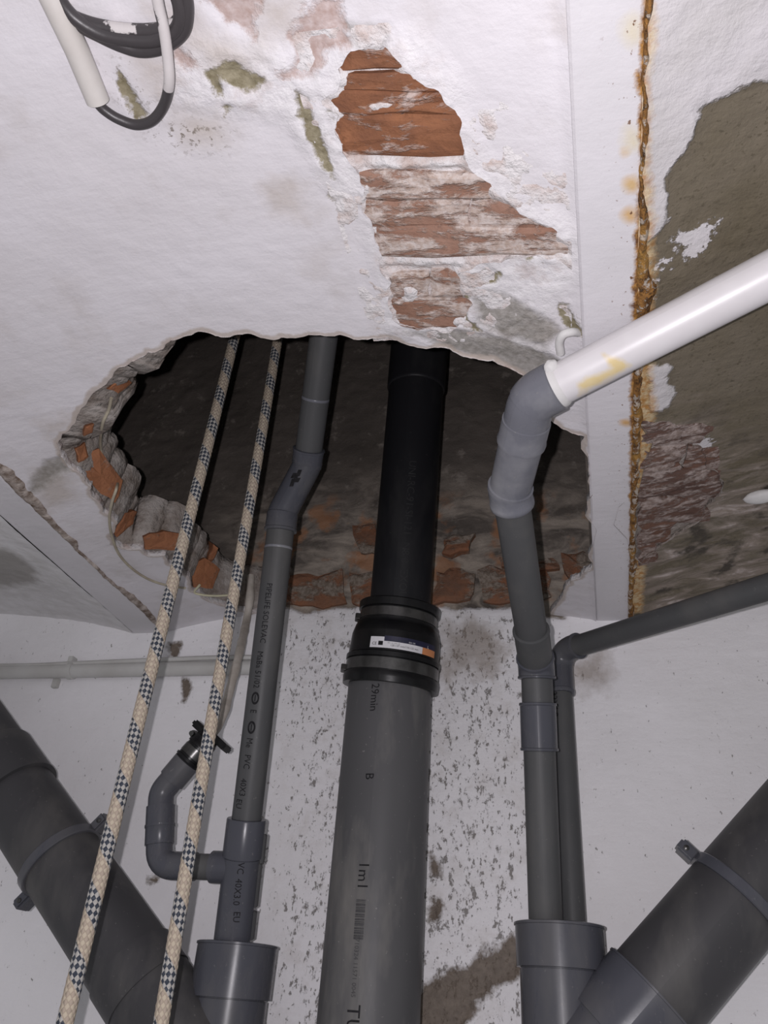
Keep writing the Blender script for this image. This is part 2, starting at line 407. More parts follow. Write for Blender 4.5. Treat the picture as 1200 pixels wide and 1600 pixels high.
def cut_grid(X, Y, Z, cut, attrs):
    """grid mesh keeping cut < 0, clipped exactly along cut = 0"""
    ni, nj = X.shape; V = np.stack([X, Y, Z], -1).reshape(-1, 3); A = {k: a.ravel() for k, a in attrs.items()}; s = cut.ravel()
    idx = np.arange(ni * nj).reshape(ni, nj)
    q = np.stack([idx[:-1, :-1], idx[1:, :-1], idx[1:, 1:], idx[:-1, 1:]], -1).reshape(-1, 4)
    neg = s[q] < 0; allin = neg.all(1); mixd = neg.any(1) & ~allin
    F = [tuple(r) for r in q[allin].tolist()]; ev = {}; newV = []; newA = {k: [] for k in A}; base = len(V)
    def edge(a, b):
        k = (min(a, b), max(a, b))
        if k not in ev:
            t = s[a] / (s[a] - s[b]); ev[k] = base + len(newV); newV.append(V[a] * (1 - t) + V[b] * t)
            for n_, ar in A.items(): newA[n_].append(ar[a] * (1 - t) + ar[b] * t)
        return ev[k]
    for r in q[mixd].tolist():
        f = []
        for i in range(4):
            a, b = r[i], r[(i + 1) % 4]
            if s[a] < 0: f.append(a)
            if (s[a] < 0) != (s[b] < 0): f.append(edge(a, b))
        if len(f) >= 3: F.append(tuple(f))
    if newV:
        V = np.concatenate([V, np.array(newV)]); A = {k: np.concatenate([A[k], np.array(newA[k])]) for k in A}
    used = np.zeros(len(V), bool); 
    for f in F: used[list(f)] = True
    mp = np.cumsum(used) - 1
    return V[used], [tuple(int(mp[i]) for i in f) for f in F], {k: a[used] for k, a in A.items()}
def ribbon(poly, zf, levels, seed=0, skip=None, fq=55, grow=None):
    """broken edge going up from an outline: levels = (height, inward offset, roughness)"""
    n = len(poly); P = np.asarray(poly); nx = np.roll(P, -1, 0); pv = np.roll(P, 1, 0); t = nx - pv
    N = np.stack([t[:, 1], -t[:, 0]], 1); N /= np.linalg.norm(N, axis=1)[:, None] + 1e-9
    area = np.sum(P[:, 0] * nx[:, 1] - nx[:, 0] * P[:, 1])
    if area > 0: N = -N                      # towards the inside of the outline
    V = []
    for l, (h, off, rg) in enumerate(levels):
        o = off + (grow(P) if grow is not None and h < .09 else 0) * min(1, max(0, (h - .006) / .010)) + rg * 2 * fbm(P[:, 0] * fq + l * .9, P[:, 1] * fq, h * fq * 1.7, seed)
        if fq == 48: o = o + rg * 1.2 * fbm(P[:, 0] * 170, P[:, 1] * 170, l * 7.7, seed + 3)
        q = P + N * o[:, None]; z = np.array([zf(x, y) for x, y in P]) + h + rg * .6 * fbm(P[:, 0] * 80, P[:, 1] * 80, l * 3.3, seed + 5)
        V += [(q[i, 0], q[i, 1], z[i]) for i in range(n)]
    F = []
    for l in range(len(levels) - 1):
        for i in range(n):
            j = (i + 1) % n
            if skip is not None and (skip(P[i]) or skip(P[j])): continue
            F.append((l*n+i, l*n+j, (l+1)*n+j, (l+1)*n+i))
    return V, F
def chunk(name, corners, direction, depth, mat, parent, seed=0, bulge=.002, jag=.10):
    """irregular solid piece: a ragged front outline with a back face at real depth"""
    rnd = random.Random(seed); P = [Vector(c) for c in corners]; Q = []
    cen = sum(P, Vector()) / len(P); d = Vector(direction).normalized()
    for i, a in enumerate(P):
        b = P[(i + 1) % len(P)]; e = b - a; side = e.cross(d).normalized()
        m = 3 if e.length > .03 else 2
        for k in range(m):
            Q.append(a + e * (k / m) + side * rnd.uniform(-jag, jag) * min(e.length, .02) + d * rnd.uniform(-.0008, .0012))
    n = len(Q); inner = [cen + (p - cen) * .72 - d * (bulge * rnd.uniform(.4, 1.4)) for p in Q]
    back = [cen + (p - cen) * .94 + d * depth for p in Q]
    V = inner + Q + back + [cen - d * bulge, cen + d * depth]; F = []
    for i in range(n):
        j = (i + 1) % n
        F += [(i, j, 3 * n), (n + i, n + j, j, i), (2 * n + i, 2 * n + j, n + j, n + i)]
    F += [(2 * n + (i + 1) % n, 2 * n + i, 3 * n + 1) for i in range(n)]
    me = mesh(name, V, F); bm = bmesh.new(); bm.from_mesh(me); bmesh.ops.recalc_face_normals(bm, faces=bm.faces); bm.to_mesh(me); bm.free()
    o = link(name, me, mat, parent, smooth=False); return o
def poly_from(px, zf, off=0.): return [hit(x, y, zf, off) for x, y in px]

# ------------------------------------------------------------------ structure: middle vault
HOLE = [(90,692),(112,665),(128,637),(158,606),(182,578),(215,562),(255,546),(288,526),(310,518),(345,527),(400,524),(455,527),(500,523),
        (530,522),(560,531),(590,529),(612,528),(640,540),(690,543),(735,560),(770,563),(800,578),(830,604),(848,640),(862,658),(878,670),(893,677),(914,681),
        (922,760),(926,850),(926,884),(905,903),(884,915),(870,945),(862,990),(700,1000),(440,1000),(434,950),(398,957),(352,946),(320,934),(300,923),
        (298,908),(284,892),(264,882),(259,868),(230,867),(222,858),(192,857),(178,850),(172,838),(184,816),(160,800),(142,772),(132,746),(106,726)]
OPEN1 = [(545,78),(572,72),(602,70),(622,92),(645,116),(690,146),(712,172),(720,212),(727,245),(755,278),(790,308),(835,340),(872,366),(893,384),(890,402),(850,402),
         (800,402),(760,408),(715,424),(722,450),(740,476),(728,500),(690,520),(640,510),(612,498),(605,470),(612,440),(592,415),(594,385),(582,352),(566,318),(563,285),
         (556,262),(535,236),(522,205),(530,180),(500,158),(530,140),(528,105)]
OLIVE = [[(462,142),(482,150),(495,185),(508,225),(525,262),(520,275),(498,250),(480,215),(466,180)], [(342,112),(372,104),(405,112),(420,128),(398,138),(362,130)],
         [(325,112),(340,110),(352,150),(342,155)], [(185,110),(200,130),(232,180),(215,192),(195,160),(182,135)], [(345,163),(362,165),(352,182)],
         [(712,428),(780,424),(775,438),(740,446),(728,500),(760,520),(720,505),(700,470)], [(868,470),(885,478),(905,512),(912,525),(890,518),(872,495)],
         [(515,168),(520,170),(512,185)], [(515,310),(522,316),(530,322),(520,318)], [(830,385),(852,382),(848,396),(826,400)]]
PINK = [[(300,-5),(405,-5),(392,30),(388,52),(368,50),(335,22)], [(485,-5),(535,-5),(532,30),(545,70),(525,80),(480,110),(438,122),(468,98),(455,60),(478,30)], [(270,60),(290,75),(305,95),(290,105),(272,90)]]
GREY = [[(640,520),(700,512),(790,528),(862,556),(905,585),(862,612),(835,606),(800,580),(770,562),(735,560),(690,543)], [(735,450),(800,462),(860,500),(880,520),(850,545),(800,530),(750,505)], [(210,690),(100,740),(40,780),(70,720)],
        [(540,40),(610,40),(600,75),(560,70)]]
BEIGE = [[(300,40),(360,60),(400,90),(390,115),(330,100),(290,70)], [(400,-10),(470,-10),(455,50),(410,60)], [(240,20),(300,10),(330,60),(280,60)], [(420,300),(460,280),(470,340),(430,330)], [(880,15),(890,10),(885,40),(865,30)],
         [(60,735),(110,745),(115,780),(70,800)], [(60,660),(125,645),(118,668),(75,680)], [(200,80),(260,100),(250,150),(220,120)], [(275,180),(335,185),(345,215),(290,215)]]
CRUST = [[(270,60),(440,70),(470,110),(520,60),(640,50),(720,130),(740,230),(800,290),(905,360),(905,420),(860,500),(880,560),(700,540),(600,520),(590,420),(560,320),(510,280),(440,180),(330,170),(260,150)]]
SPECKS = [[(240,180),(300,185),(370,205),(350,240),(280,238),(230,215)], [(160,100),(200,90),(240,160),(200,200)], [(880,480),(950,500),(930,550),(890,520)]]

def axis_lines(segs):
    out = [segs[0][0]]
    for a, b, st in segs: out += list(np.linspace(a, b, max(1, int(round((b - a) / st))) + 1)[1:])
    return np.array(out)
def maxsd(polys, X, Y, zf, far=.06):
    r = np.full(X.shape, -far)
    for p in polys: r = np.maximum(r, sdist(np.array([q[:2] for q in poly_from(p, zf)]), X, Y, far))
    return r

hole = rough([p[:2] for p in poly_from(HOLE, z_mid)], 3, .13, 3, .006)
open1 = rough([p[:2] for p in poly_from(OPEN1, z_mid)], 3, .16, 5, .005)
ys = axis_lines([(-1.2, .10, .1), (.10, YW + .004, .0032)]); us = np.linspace(0, 1, 236)
Yg, Ug = np.meshgrid(ys, us, indexing='ij'); Xg = BLX1 + Ug * (brx0(Yg) - BLX1)
sdh = sdist(hole, Xg, Yg); sdo = sdist(open1, Xg, Yg)
att = {'crust': maxsd(CRUST, Xg, Yg, z_mid), 'olive': maxsd(OLIVE, Xg, Yg, z_mid), 'pink': maxsd(PINK, Xg, Yg, z_mid), 'grey': maxsd(GREY, Xg, Yg, z_mid),
       'beige': maxsd(BEIGE, Xg, Yg, z_mid), 'specks': maxsd(SPECKS, Xg, Yg, z_mid), 'rim': sdh + .0055}
ck = np.clip(att['crust'] / .02 + .5, 0, 1)
Zg = z_mid(Xg, Yg) + .004 * fbm(Xg * 7, Yg * 7, 0, 2) + .0012 * fbm(Xg * 40, Yg * 40, 0, 9) - ck * (.004 * np.abs(fbm(Xg * 60, Yg * 60, 0, 21)) * 2 + .001)
for k, dep in (('olive', .002), ('pink', .0015), ('grey', .002)): Zg += dep * np.clip(att[k] / .004 + .5, 0, 1)
Zg -= .0025 * np.exp(-((Ug - 1) / .006) ** 2)                 # ridge of paint where the vault meets the beam
Zg += .001 * np.exp(-((Ug - 1) / .02) ** 2)
Vm, Fm, Am = cut_grid(Xg, Yg, Zg, np.maximum(sdh, sdo), att)
ceiling = link('ceiling', mesh('ceiling', Vm, Fm, Am), 'mid')
tag(ceiling, 'white painted brick vault with broken hole and flaking patch between steel beams', kind='structure')

V, F = ribbon(hole, z_mid, [(-.001, -.001, .000), (.009, .000, .001), (.011, -.006, .002)], 4); link('plaster_edge', mesh('plaster_edge', V, F), M['bed'], ceiling)
LV = [(.007, -.006, .002), (.018, -.001, .005), (.034, .003, .006), (.048, .005, .007), (.062, .009, .007), (.076, .011, .007), (.088, .011, .006), (.094, -.05, .0), (.094, -.25, .0)]
by_beam = lambda p: p[0] > brx0(p[1]) - .02 or (p[0] > brx0(p[1]) - .09 and p[1] > .95)
def ledge(P):                               # masonry left standing further in than the plaster
    r = np.full(len(P), .003)
    for (x, y), a, w in (((112, 676), .034, .035), ((200, 572), .030, .035), ((140, 640), .022, .03), ((240, 858), .014, .03)):
        c = hit(x, y, z_mid); r += a * np.exp(-((P[:, 0] - c[0]) ** 2 + (P[:, 1] - c[1]) ** 2) / (2 * w * w))
    return r
VR, FR = ribbon(hole, z_mid, LV, 11, by_beam, 48, ledge); link('broken_mortar_edge', mesh('broken_mortar_edge', VR, FR), 'mortar', ceiling)
edge_bvh = BVHTree.FromPolygons([Vector(v) for v in VR], FR)
V, F = ribbon(open1, z_mid, [(-.0005, -.0005, 0), (.006, .000, .001), (.012, -.004, .001)], 8); link('plaster_edge', mesh('plaster_edge', V, F), 'bed', ceiling)
# mortar bed behind the flaked patch
bx0, by0 = open1.min(0) - .015; bx1, by1 = open1.max(0) + .015; bx1 = min(bx1, brx0(.4) - .001)
gx, gy = np.meshgrid(np.arange(bx0, bx1, .003), np.arange(by0, by1, .003), indexing='ij')
so = sdist(open1, gx, gy)
creep = np.clip(1 - so / (.011 + .020 * fbm(gx * 50, gy * 50, 0, 36)), 0, 1) ** .7
for ry, wd_ in ((257, .0062), (412, .0060)):
    creep = np.maximum(creep, np.exp(-((gy - hit(640, ry, z_mid)[1] + .004 * fbm(gx * 40, gy * 0, 0, 38)) / wd_) ** 2))
for (cx_, cy_, w1, w2) in ((600, 165, .022, .006), (690, 290, .016, .008), (640, 460, .012, .02)):
    c_ = hit(cx_, cy_, z_mid); creep = np.maximum(creep, np.exp(-((gx - c_[0]) / w1) ** 2 - ((gy - c_[1]) / w2) ** 2) * 1.1)
gz = z_mid(gx, gy) + .0075 - creep * (.0062 + .011 * (fbm(gx * 75, gy * 75, 0, 33) + .05)) - .004 * fbm(gx * 20, gy * 20, 0, 30)
gz = np.maximum(gz, z_mid(gx, gy) + .0003 - .002 * creep + .05 * np.clip(-so, 0, .2))
V, F, _ = cut_grid(gx, gy, gz, np.maximum(sdist(open1, gx, gy) * 0 - 1, sdh[:1, :1] * 0 - 1) * np.ones_like(gx), {})
link('mortar_bed', mesh('mortar_bed', V, F), 'bed', ceiling)

def in_poly(p, poly): return sdist(poly, np.array([p[0]]), np.array([p[1]]), 1.)[0]
COURSES = [  # (y top, y bottom, x breaks, material)
    (66,112,(520,720),'brick'), (112,142,(505,730),'brick'), (142,177,(488,740),'brick'), (178,243,(505,760),'brick'),
    (270,312,(545,800),'brickc'), (313,353,(555,735,860),'brickc'), (354,400,(570,900),'brickc'), (426,464,(600,672,745),'brickc'), (466,514,(600,750),'brickc')]
k = 0
for (y0, y1, xs, mt) in COURSES:
    for xa, xb in zip(xs, xs[1:]):
        k += 1
        chunk('brick', [hit(x, y, z_mid, .0030 + .0012 * math.sin(k * 3.1)) for x, y in ((xa+2,y0),(xb-2,y0),(xb-2,y1),(xa+2,y1))], (0, 0, 1), .035, mt, ceiling, 100 + k, .0022, .12)

# broken bricks in the left edge of the hole
def edge_pt(px, py, lift=.013):
    r = Vector(ray(px, py)).normalized(); loc, nr, _, _ = edge_bvh.ray_cast(Vector(CAMPOS), r)
    if loc is None: loc = Vector(hit(px, py, z_mid, .045))
    return loc - r * lift
EB = [[(172,607),(190,580),(204,600),(186,611)], [(134,716),(156,708),(187,750),(176,778),(150,760),(141,745)], [(120,704),(133,694),(136,712),(124,720)], [(196,803),(211,803),(205,818),(185,836),(182,830)],
      [(230,839),(257,832),(285,835),(283,856),(232,856)], [(325,874),(333,853),(339,858),(331,876)], [(302,884),(320,876),(338,890),(330,914),(306,914)], [(135,668),(146,664),(144,676),(134,680)],
      [(256,858),(284,860),(280,884),(262,878)]]
for i, pl in enumerate(EB):
    mx, my = sum(a for a, b in pl) / len(pl), sum(b for a, b in pl) / len(pl); pl = [(mx + (a - mx) * 1.22, my + (b - my) * 1.22) for a, b in pl]
    P = [edge_pt(x, y) for x, y in pl]; cen = sum(P, Vector()) / len(P); d = (cen - Vector(CAMPOS)).normalized()
    z0 = sorted((p - Vector(CAMPOS)).dot(d) for p in P)[len(P) // 2]
    P = [Vector(CAMPOS) + (p - Vector(CAMPOS)) * (max(z0 - .02, min(z0 + .02, (p - Vector(CAMPOS)).dot(d))) / (p - Vector(CAMPOS)).dot(d)) for p in P]
    chunk('brick', P, (d + Vector((-.6, .1, .5))).normalized(), .045, 'brickh', ceiling, 300 + i, .002, .10)

# ------------------------------------------------------------------ structure: side vaults
def side_vault(name, zf, xf, label, mat, attf, cutf=None, ystep=.004, nu=180):
    yy = axis_lines([(-1.2, .10, .1), (.10, YW + .004, ystep)]); uu = np.linspace(0, 1, nu)
    Y_, U_ = np.meshgrid(yy, uu, indexing='ij'); X_ = xf(U_, Y_); A_ = attf(X_, Y_)
    cut = cutf(X_, Y_) if cutf else np.full(X_.shape, -1.)
    Z_ = zf(X_, Y_) + .006 * fbm(X_ * 7, Y_ * 7, 0, 4) + .002 * fbm(X_ * 40, Y_ * 40, 0, 6)
    if 'paint' in A_: Z_ = Z_ + .0015 * np.clip(-A_['paint'] / .004 + .5, 0, 1) + .004 * np.clip(A_['streaks'] / .04, 0, 1) * fbm(X_ * 30, Y_ * 60, 0, 14)
    v_, f_, a_ = cut_grid(X_, Y_, Z_, cut, A_)
    return tag(link(name, mesh(name, v_, f_, a_), mat), label, kind='structure')
LGREY = [[(-40,850),(20,862),(60,895),(55,910),(0,915),(-40,910)]]
side_vault('ceiling', z_left, lambda u, y: BLX0 - .72 * u, 'grey white vault beyond the left steel beam', 'left', lambda X, Y: {'grey': maxsd(LGREY, X, Y, z_left)})
PAINT = [[(990,-60),(1260,-60),(1260,105),(1200,125),(1150,140),(1108,160),(1088,168),(1086,210),(1060,258),(1046,280),(1042,320),(1045,345),(1022,372),(1008,392),(985,390)],
         [(1015,575),(1048,570),(1050,625),(1040,650),(1015,645)]]
BLOTCH = [[(1052,372),(1100,352),(1122,348),(1112,375),(1092,398),(1080,410),(1062,388)], [(1025,415),(1045,412),(1040,425)], [(1052,690),(1085,672),(1115,690),(1110,720),(1070,725),(1055,740)],
          [(1112,725),(1122,780),(1116,782),(1106,730)], [(985,440),(1020,435),(1022,470),(1005,480)]]
STREAK = [[(990,660),(1080,640),(1300,780),(1300,1000),(980,1000)]]
RUSTR = [[(985,-60),(1022,-60),(1020,60),(1012,140),(1015,250),(1020,330),(1022,430),(1018,560),(1025,640),(1012,760),(1008,880),(1004,960),(980,960)]]
OPEN2 = [(1000,664),(1030,660),(1058,668),(1075,690),(1102,712),(1116,735),(1118,778),(1095,812),(1050,842),(1022,862),(1002,880)]
open2 = rough([p[:2] for p in poly_from(OPEN2, z_right)], 3, .16, 15, .005)
cr = side_vault('ceiling', z_right, lambda u, y: brx0(y) + BRW - .002 + .72 * u ** 1.25, 'bare olive mortar vault with leftover white paint right of the rusty beam', 'right',
    lambda X, Y: {'paint': maxsd(PAINT, X, Y, z_right), 'blotch': maxsd(BLOTCH, X, Y, z_right), 'streaks': maxsd(STREAK, X, Y, z_right), 'rust': maxsd(RUSTR, X, Y, z_right)},
    lambda X, Y: sdist(open2, X, Y), .0036, 230)
V, F = ribbon(open2, z_right, [(-.0005, -.0005, 0), (.004, .0, .001), (.009, -.004, .001)], 18); link('plaster_edge', mesh('plaster_edge', V, F), 'mortar', cr)
bx0, by0 = open2.min(0) - .012; bx1, by1 = open2.max(0) + .012
gx, gy = np.meshgrid(np.arange(bx0, bx1, .004), np.arange(by0, by1, .004), indexing='ij')
gz = z_right(gx, gy) + .006 - .006 * np.abs(fbm(gx * 50, gy * 50, 0, 43)); gz = np.maximum(gz, z_right(gx, gy) + .001 + .02 * np.clip(-sdist(open2, gx, gy), 0, .2))
V, F, _ = cut_grid(gx, gy, gz, np.full(gx.shape, -1.), {}); link('mortar_bed', mesh('mortar_bed', V, F), 'mortar', cr)
for i, (y0, y1, xs) in enumerate([(660,699,(996,1112)), (700,739,(996,1070,1124)), (740,779,(996,1126)), (780,817,(996,1112)), (818,851,(996,1056)), (852,884,(996,1032))]):
    for xa, xb in zip(xs, xs[1:]):
        chunk('brick', [hit(x, y, z_right, .0022) for x, y in ((xa+2,y0),(xb-2,y0-4),(xb-2,y1-4),(xa+2,y1))], (0, 0, 1), .03, 'brickr', cr, 500 + i * 5 + int(xa), .0016, .30)
# dab of plaster stuck to the right vault
dc = hit(1190, 776, z_right, -.004); bm = bmesh.new(); bmesh.ops.create_uvsphere(bm, u_segments=24, v_segments=12, radius=1)
for v_ in bm.verts:
    w_ = 1 + .25 * (vnoise(v_.co.x * 2 + 5, v_.co.y * 2, v_.co.z * 2, 3) - .5); v_.co = Vector(dc) + Vector((v_.co.x * .021 * w_, v_.co.y * .012 * w_ + v_.co.x * -.004, v_.co.z * .008))
me = bpy.data.meshes.new('plaster_dab'); bm.to_mesh(me); bm.free(); link('plaster_dab', me, 'dab', cr)

# ------------------------------------------------------------------ structure: back wall, and added box keeping the shaft light-tight
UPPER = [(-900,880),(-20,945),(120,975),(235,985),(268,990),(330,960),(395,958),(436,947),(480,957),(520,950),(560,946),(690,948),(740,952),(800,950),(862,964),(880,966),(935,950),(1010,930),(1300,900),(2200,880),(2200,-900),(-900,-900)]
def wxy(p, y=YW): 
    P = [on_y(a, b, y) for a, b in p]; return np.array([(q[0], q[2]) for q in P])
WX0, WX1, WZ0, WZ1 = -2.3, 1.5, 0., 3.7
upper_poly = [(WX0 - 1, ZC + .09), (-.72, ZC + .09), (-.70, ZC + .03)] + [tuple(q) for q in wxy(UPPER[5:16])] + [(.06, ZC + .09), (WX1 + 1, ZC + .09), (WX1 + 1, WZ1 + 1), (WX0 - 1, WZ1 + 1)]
xs_ = axis_lines([(WX0, -1.1, .1), (-1.1, .42, .0052), (.42, WX1, .1)]); zs_ = axis_lines([(WZ0, H - .1, .1), (H - .1, ZC + .72, .0052), (ZC + .72, WZ1, .1)])
Xw, Zw = np.meshgrid(xs_, zs_, indexing='ij')
def wmax(polys, far=.06):
    r = np.full(Xw.shape, -far)
    for p in polys: r = np.maximum(r, sdist(wxy(p), Xw, Zw, far))
    return r
aw = {'upper': sdist(np.array(upper_poly), Xw, Zw, 5.), 'lowband': sdist(wxy([(380,800),(440,780),(960,770),(960,1000),(380,1000)]), Xw, Zw, .3),
      'dirt': wmax([[(430,950),(840,950),(860,1300),(830,1650),(420,1650),(440,1200)]], .3),
      'grime': wmax([[(690,985),(740,965),(790,1010),(770,1050),(700,1060)], [(880,1040),(945,1010),(950,1070),(890,1075)]], .12),
      'bare': wmax([[(655,1535),(700,1520),(750,1490),(800,1462),(830,1480),(800,1530),(770,1545),(745,1570),(720,1610),(700,1700),(640,1700)], [(670,1330),(690,1340),(688,1372),(665,1370)], [(672,1410),(690,1415),(684,1440),(668,1440)],
                    [(275,1055),(295,1058),(300,1075),(288,1095),(280,1075)], [(262,1005),(282,1000),(278,1030),(262,1030)], [(228,1375),(248,1368),(246,1376),(230,1382)]])}
upm = np.clip(aw['upper'] / .01 + .5, 0, 1)
Yd = YW + .004 * fbm(Xw * 6, Zw * 6, 0, 3) + .0015 * fbm(Xw * 45, Zw * 45, 0, 7) + upm * (.006 + .014 * fbm(Xw * 7, Zw * 9, 0, 12) + .004 * fbm(Xw * 50, Zw * 50, 0, 19)) + .003 * np.clip(aw['bare'] / .006 + .5, 0, 1)
V, F, A = cut_grid(Xw, Yd, Zw, np.full(Xw.shape, -1.), aw)
wall = tag(link('wall_back', mesh('wall_back', V, [f[::-1] for f in F], A), 'wall'), 'white painted wall with dark specks, bare masonry showing above through the hole', kind='structure')
WB = [[(452,898),(500,893),(532,890),(536,940),(500,946),(455,944)], [(546,896),(590,890),(592,940),(546,943)], [(676,898),(706,890),(738,892),(736,938),(678,940)], [(746,889),(800,886),(862,888),(868,938),(800,943),(748,938)],
      [(780,872),(850,868),(875,866),(872,886),(782,886)], [(878,868),(905,862),(927,880),(927,905),(880,908)], [(556,822),(592,816),(592,864),(558,862)], [(410,905),(448,900),(450,942),(412,940)], [(690,835),(735,828),(738,862),(690,866)]]
for i, pl in enumerate(WB):
    rj = random.Random(60 + i); chunk('brick', [on_y(x + rj.uniform(-7, 7), y + rj.uniform(-5, 5), YW - .003 - .002 * (i % 3)) for x, y in pl], (0, 1, 0), .05, 'brickw', wall, 700 + i, .003, .28)
def slab(name, a, b, mat, label, parent=None):
    a = Vector(a); b = Vector(b); o = box(name, (a + b) / 2, *(b - a), mat, parent, bev=0); return tag(o, label, kind='structure') if parent is None else o
slab('light_block_left', (-1.36, .30, ZC + .10), (-1.30, YW, 3.6), 'dark', 'dark mortar panel added to keep ambient light out of the shaft, left side')  # added side panel, stops world light leaking into the shaft
slab('light_block_right', (.62, .30, ZC + .10), (.68, YW, 3.6), 'dark', 'dark mortar panel added to keep ambient light out of the shaft, right side')  # added panel blocking ambient light from the right
slab('light_block_front', (-1.36, .24, ZC + .06), (.68, .30, 3.6), 'dark', 'unseen dark mortar panel added to keep ambient light out of the shaft, near side')  # unseen near panel, added to block world light above the vault
slab('ceiling', (-1.36, .24, 3.6), (.68, YW + .1, 3.66), 'dark', 'unseen dark slab added to close the shaft against ambient light')  # unseen lid, added so no world light enters the shaft from above
slab('floor', (-2.3, -1.5, -.05), (1.5, YW + .05, 0), 'floor', 'dusty concrete floor of the cellar')

# ------------------------------------------------------------------ steel beams
def mat_beam():
    q = NT('white_beam_paint_with_rust'); n2 = q.noise(60, 6, .7); n3 = q.noise(180, 4, .6); n1 = q.noise(7, 3)
    col = q.mix(q.step(n1, .35, .7), (.645, .625, .65), (.58, .565, .58))
    b = q.mask('stain', q.noise(70, 3), .006, .004); col = q.mix(q.m('MULTIPLY', b, .85), col, q.mix(q.step(n1, .45, .6), (.55, .30, .07), (.56, .48, .26)))
    y = q.mask('pale', q.noise(70, 3), .01, .006); col = q.mix(q.m('MULTIPLY', y, .6), col, (.60, .52, .30))
    r = q.mask('rust', n2, .014, .0018); col = q.mix(r, col, q.mix(q.step(n3, .35, .6), (.13, .055, .02), (.42, .22, .06)))
    d = q.m('MULTIPLY', q.step(q.attr('rust'), -.03, -.004), q.step(q.noise(190, 3, .6), .66, .69)); col = q.mix(d, col, (.16, .08, .04))
    h = q.m('ADD', paint_height(q), q.m('MULTIPLY', r, q.m('MULTIPLY', n3, 3.)))
    return q.out(col, .5, h, .3, .0025, spec=.45)
M['beam'] = mat_beam()
def beam(name, x0f, w, label, rustpolys, stains, pale):
    root = empty(name, (x0f(.5), .5, ZC), label, 'beam'); ya, yb = -1.2, YW + .01
    yy = axis_lines([(ya, .1, .1), (.1, yb, .004)]); uu = np.linspace(0, 1, 22); Y_, U_ = np.meshgrid(yy, uu, indexing='ij'); X_ = x0f(Y_) + U_ * w
    Z_ = ZC + .0012 * fbm(X_ * 20, Y_ * 8, 0, 3) + .0015 * np.exp(-(U_ / .03) ** 2) + .0015 * np.exp(-((1 - U_) / .03) ** 2)
    zf = lambda x, y: ZC
    A_ = {'rust': maxsd(rustpolys, X_, Y_, zf), 'stain': maxsd(stains, X_, Y_, zf), 'pale': maxsd(pale, X_, Y_, zf)}
    n = len(uu); v_ = np.stack([X_, Y_, Z_], -1).reshape(-1, 3); f_ = []
    for i in range(len(yy) - 1):
        for j in range(n - 1): f_.append((i*n+j, (i+1)*n+j, (i+1)*n+j+1, i*n+j+1))
    nb = len(v_); top = v_.copy(); top[:, 2] = ZC + .009; v_ = np.concatenate([v_, top]); f_ += [tuple(nb + q for q in f[::-1]) for f in f_]
    for i in range(len(yy) - 1):
        for j in (0, n - 1): f_.append((i*n+j, (i+1)*n+j, nb+(i+1)*n+j, nb+i*n+j))
    A_ = {k_: np.concatenate([a_.ravel()] * 2) for k_, a_ in A_.items()}
    link('bottom_flange', mesh('bottom_flange', v_, f_, A_), 'beam', root, smooth=False)
    for nm, z0, z1, u0, u1 in (('web', ZC + .009, ZC + .10, .45, .55), ('top_flange', ZC + .10, ZC + .108, 0, 1)):
        v_ = []
        for y in (ya, yb):
            for z in (z0, z1):
                for u in (u0, u1): v_.append((x0f(y) + u * w, y, z))
        link(nm, mesh(nm, v_, [(0,1,3,2),(4,6,7,5),(0,4,5,1),(2,3,7,6),(0,2,6,4),(1,5,7,3)]), 'dark', root, smooth=False)
    return root
def circ(x, y, r, ry=None): return [(x + r * math.cos(a), y + (ry or r) * math.sin(a)) for a in np.linspace(0, 2 * math.pi, 12, endpoint=False)]
beam_r = beam('steel_beam', brx0, BRW, 'white painted steel beam with brown rust along its right edge',
     [[(1004,-60),(1030,-60),(1030,1000),(985,1000),(984,700),(986,560),(990,430),(992,370),(1000,250),(998,120)], circ(998,118,7,13), [(988,448),(1000,440),(1000,500),(986,495)]],
     [circ(986,288,12,12), circ(984,336,14,12), circ(978,660,9,5), circ(976,237,4,5)], [circ(988,45,14,22), circ(988,215,13,18)])
beam_l = beam('steel_beam', lambda y: BLX0 + 0 * y, BLX1 - BLX0, 'grey white steel beam flange at the far left of the ceiling', [[(-6,812),(15,828),(22,838),(8,838),(-8,828)]], [], [])
# flaking rust crust along the right edge of the right beam
def mat_rust():
    q = NT('flaking_rust_and_paint'); n = q.noise(48, 6, .7); f = q.noise(150, 5, .7)
    yv = q.attr('along')
    col = q.mix(q.step(n, .38, .60), (.135, .062, .022), (.34, .17, .05)); col = q.mix(q.step(f, .50, .58), col, (.06, .032, .016))
    wp = q.m('ADD', q.noise(75, 6, .7), q.m('MULTIPLY', q.m('SUBTRACT', yv, .62), .06))
    col = q.mix(q.step(wp, .53, .57), col, (.52, .45, .38)); col = q.mix(q.m('MULTIPLY', q.step(q.noise(24, 4), .52, .64), .4), col, (.46, .27, .07))
    return q.out(col, .85, q.m('ADD', f, n), .9, .006, spec=.2)
M['rustc'] = mat_rust()
yy = axis_lines([(.1, YW, .003)]); uu = np.linspace(0, 1, 11); Y_, U_ = np.meshgrid(yy, uu, indexing='ij')
wv = .0045 + .011 * np.exp(-((Y_ - .52) / .07) ** 2) + .005 * np.clip((Y_ - .55) / .1, 0, 1) + .009 * fbm(Y_ * 45, Y_ * 0, 0, 5)
X_ = brx0(Y_) + BRW - .0025 + .006 * fbm(Y_ * 45, U_ * 0, 0, 8) + U_ * wv
Z_ = np.where(U_ < .3, ZC, z_right(X_, Y_)) - .0035 * np.sin(np.pi * U_) - .012 * np.abs(fbm(X_ * 130, Y_ * 130, 0, 6)) * np.sin(np.pi * U_) + .004 * (U_ > .95) + .004 * (U_ < .05)
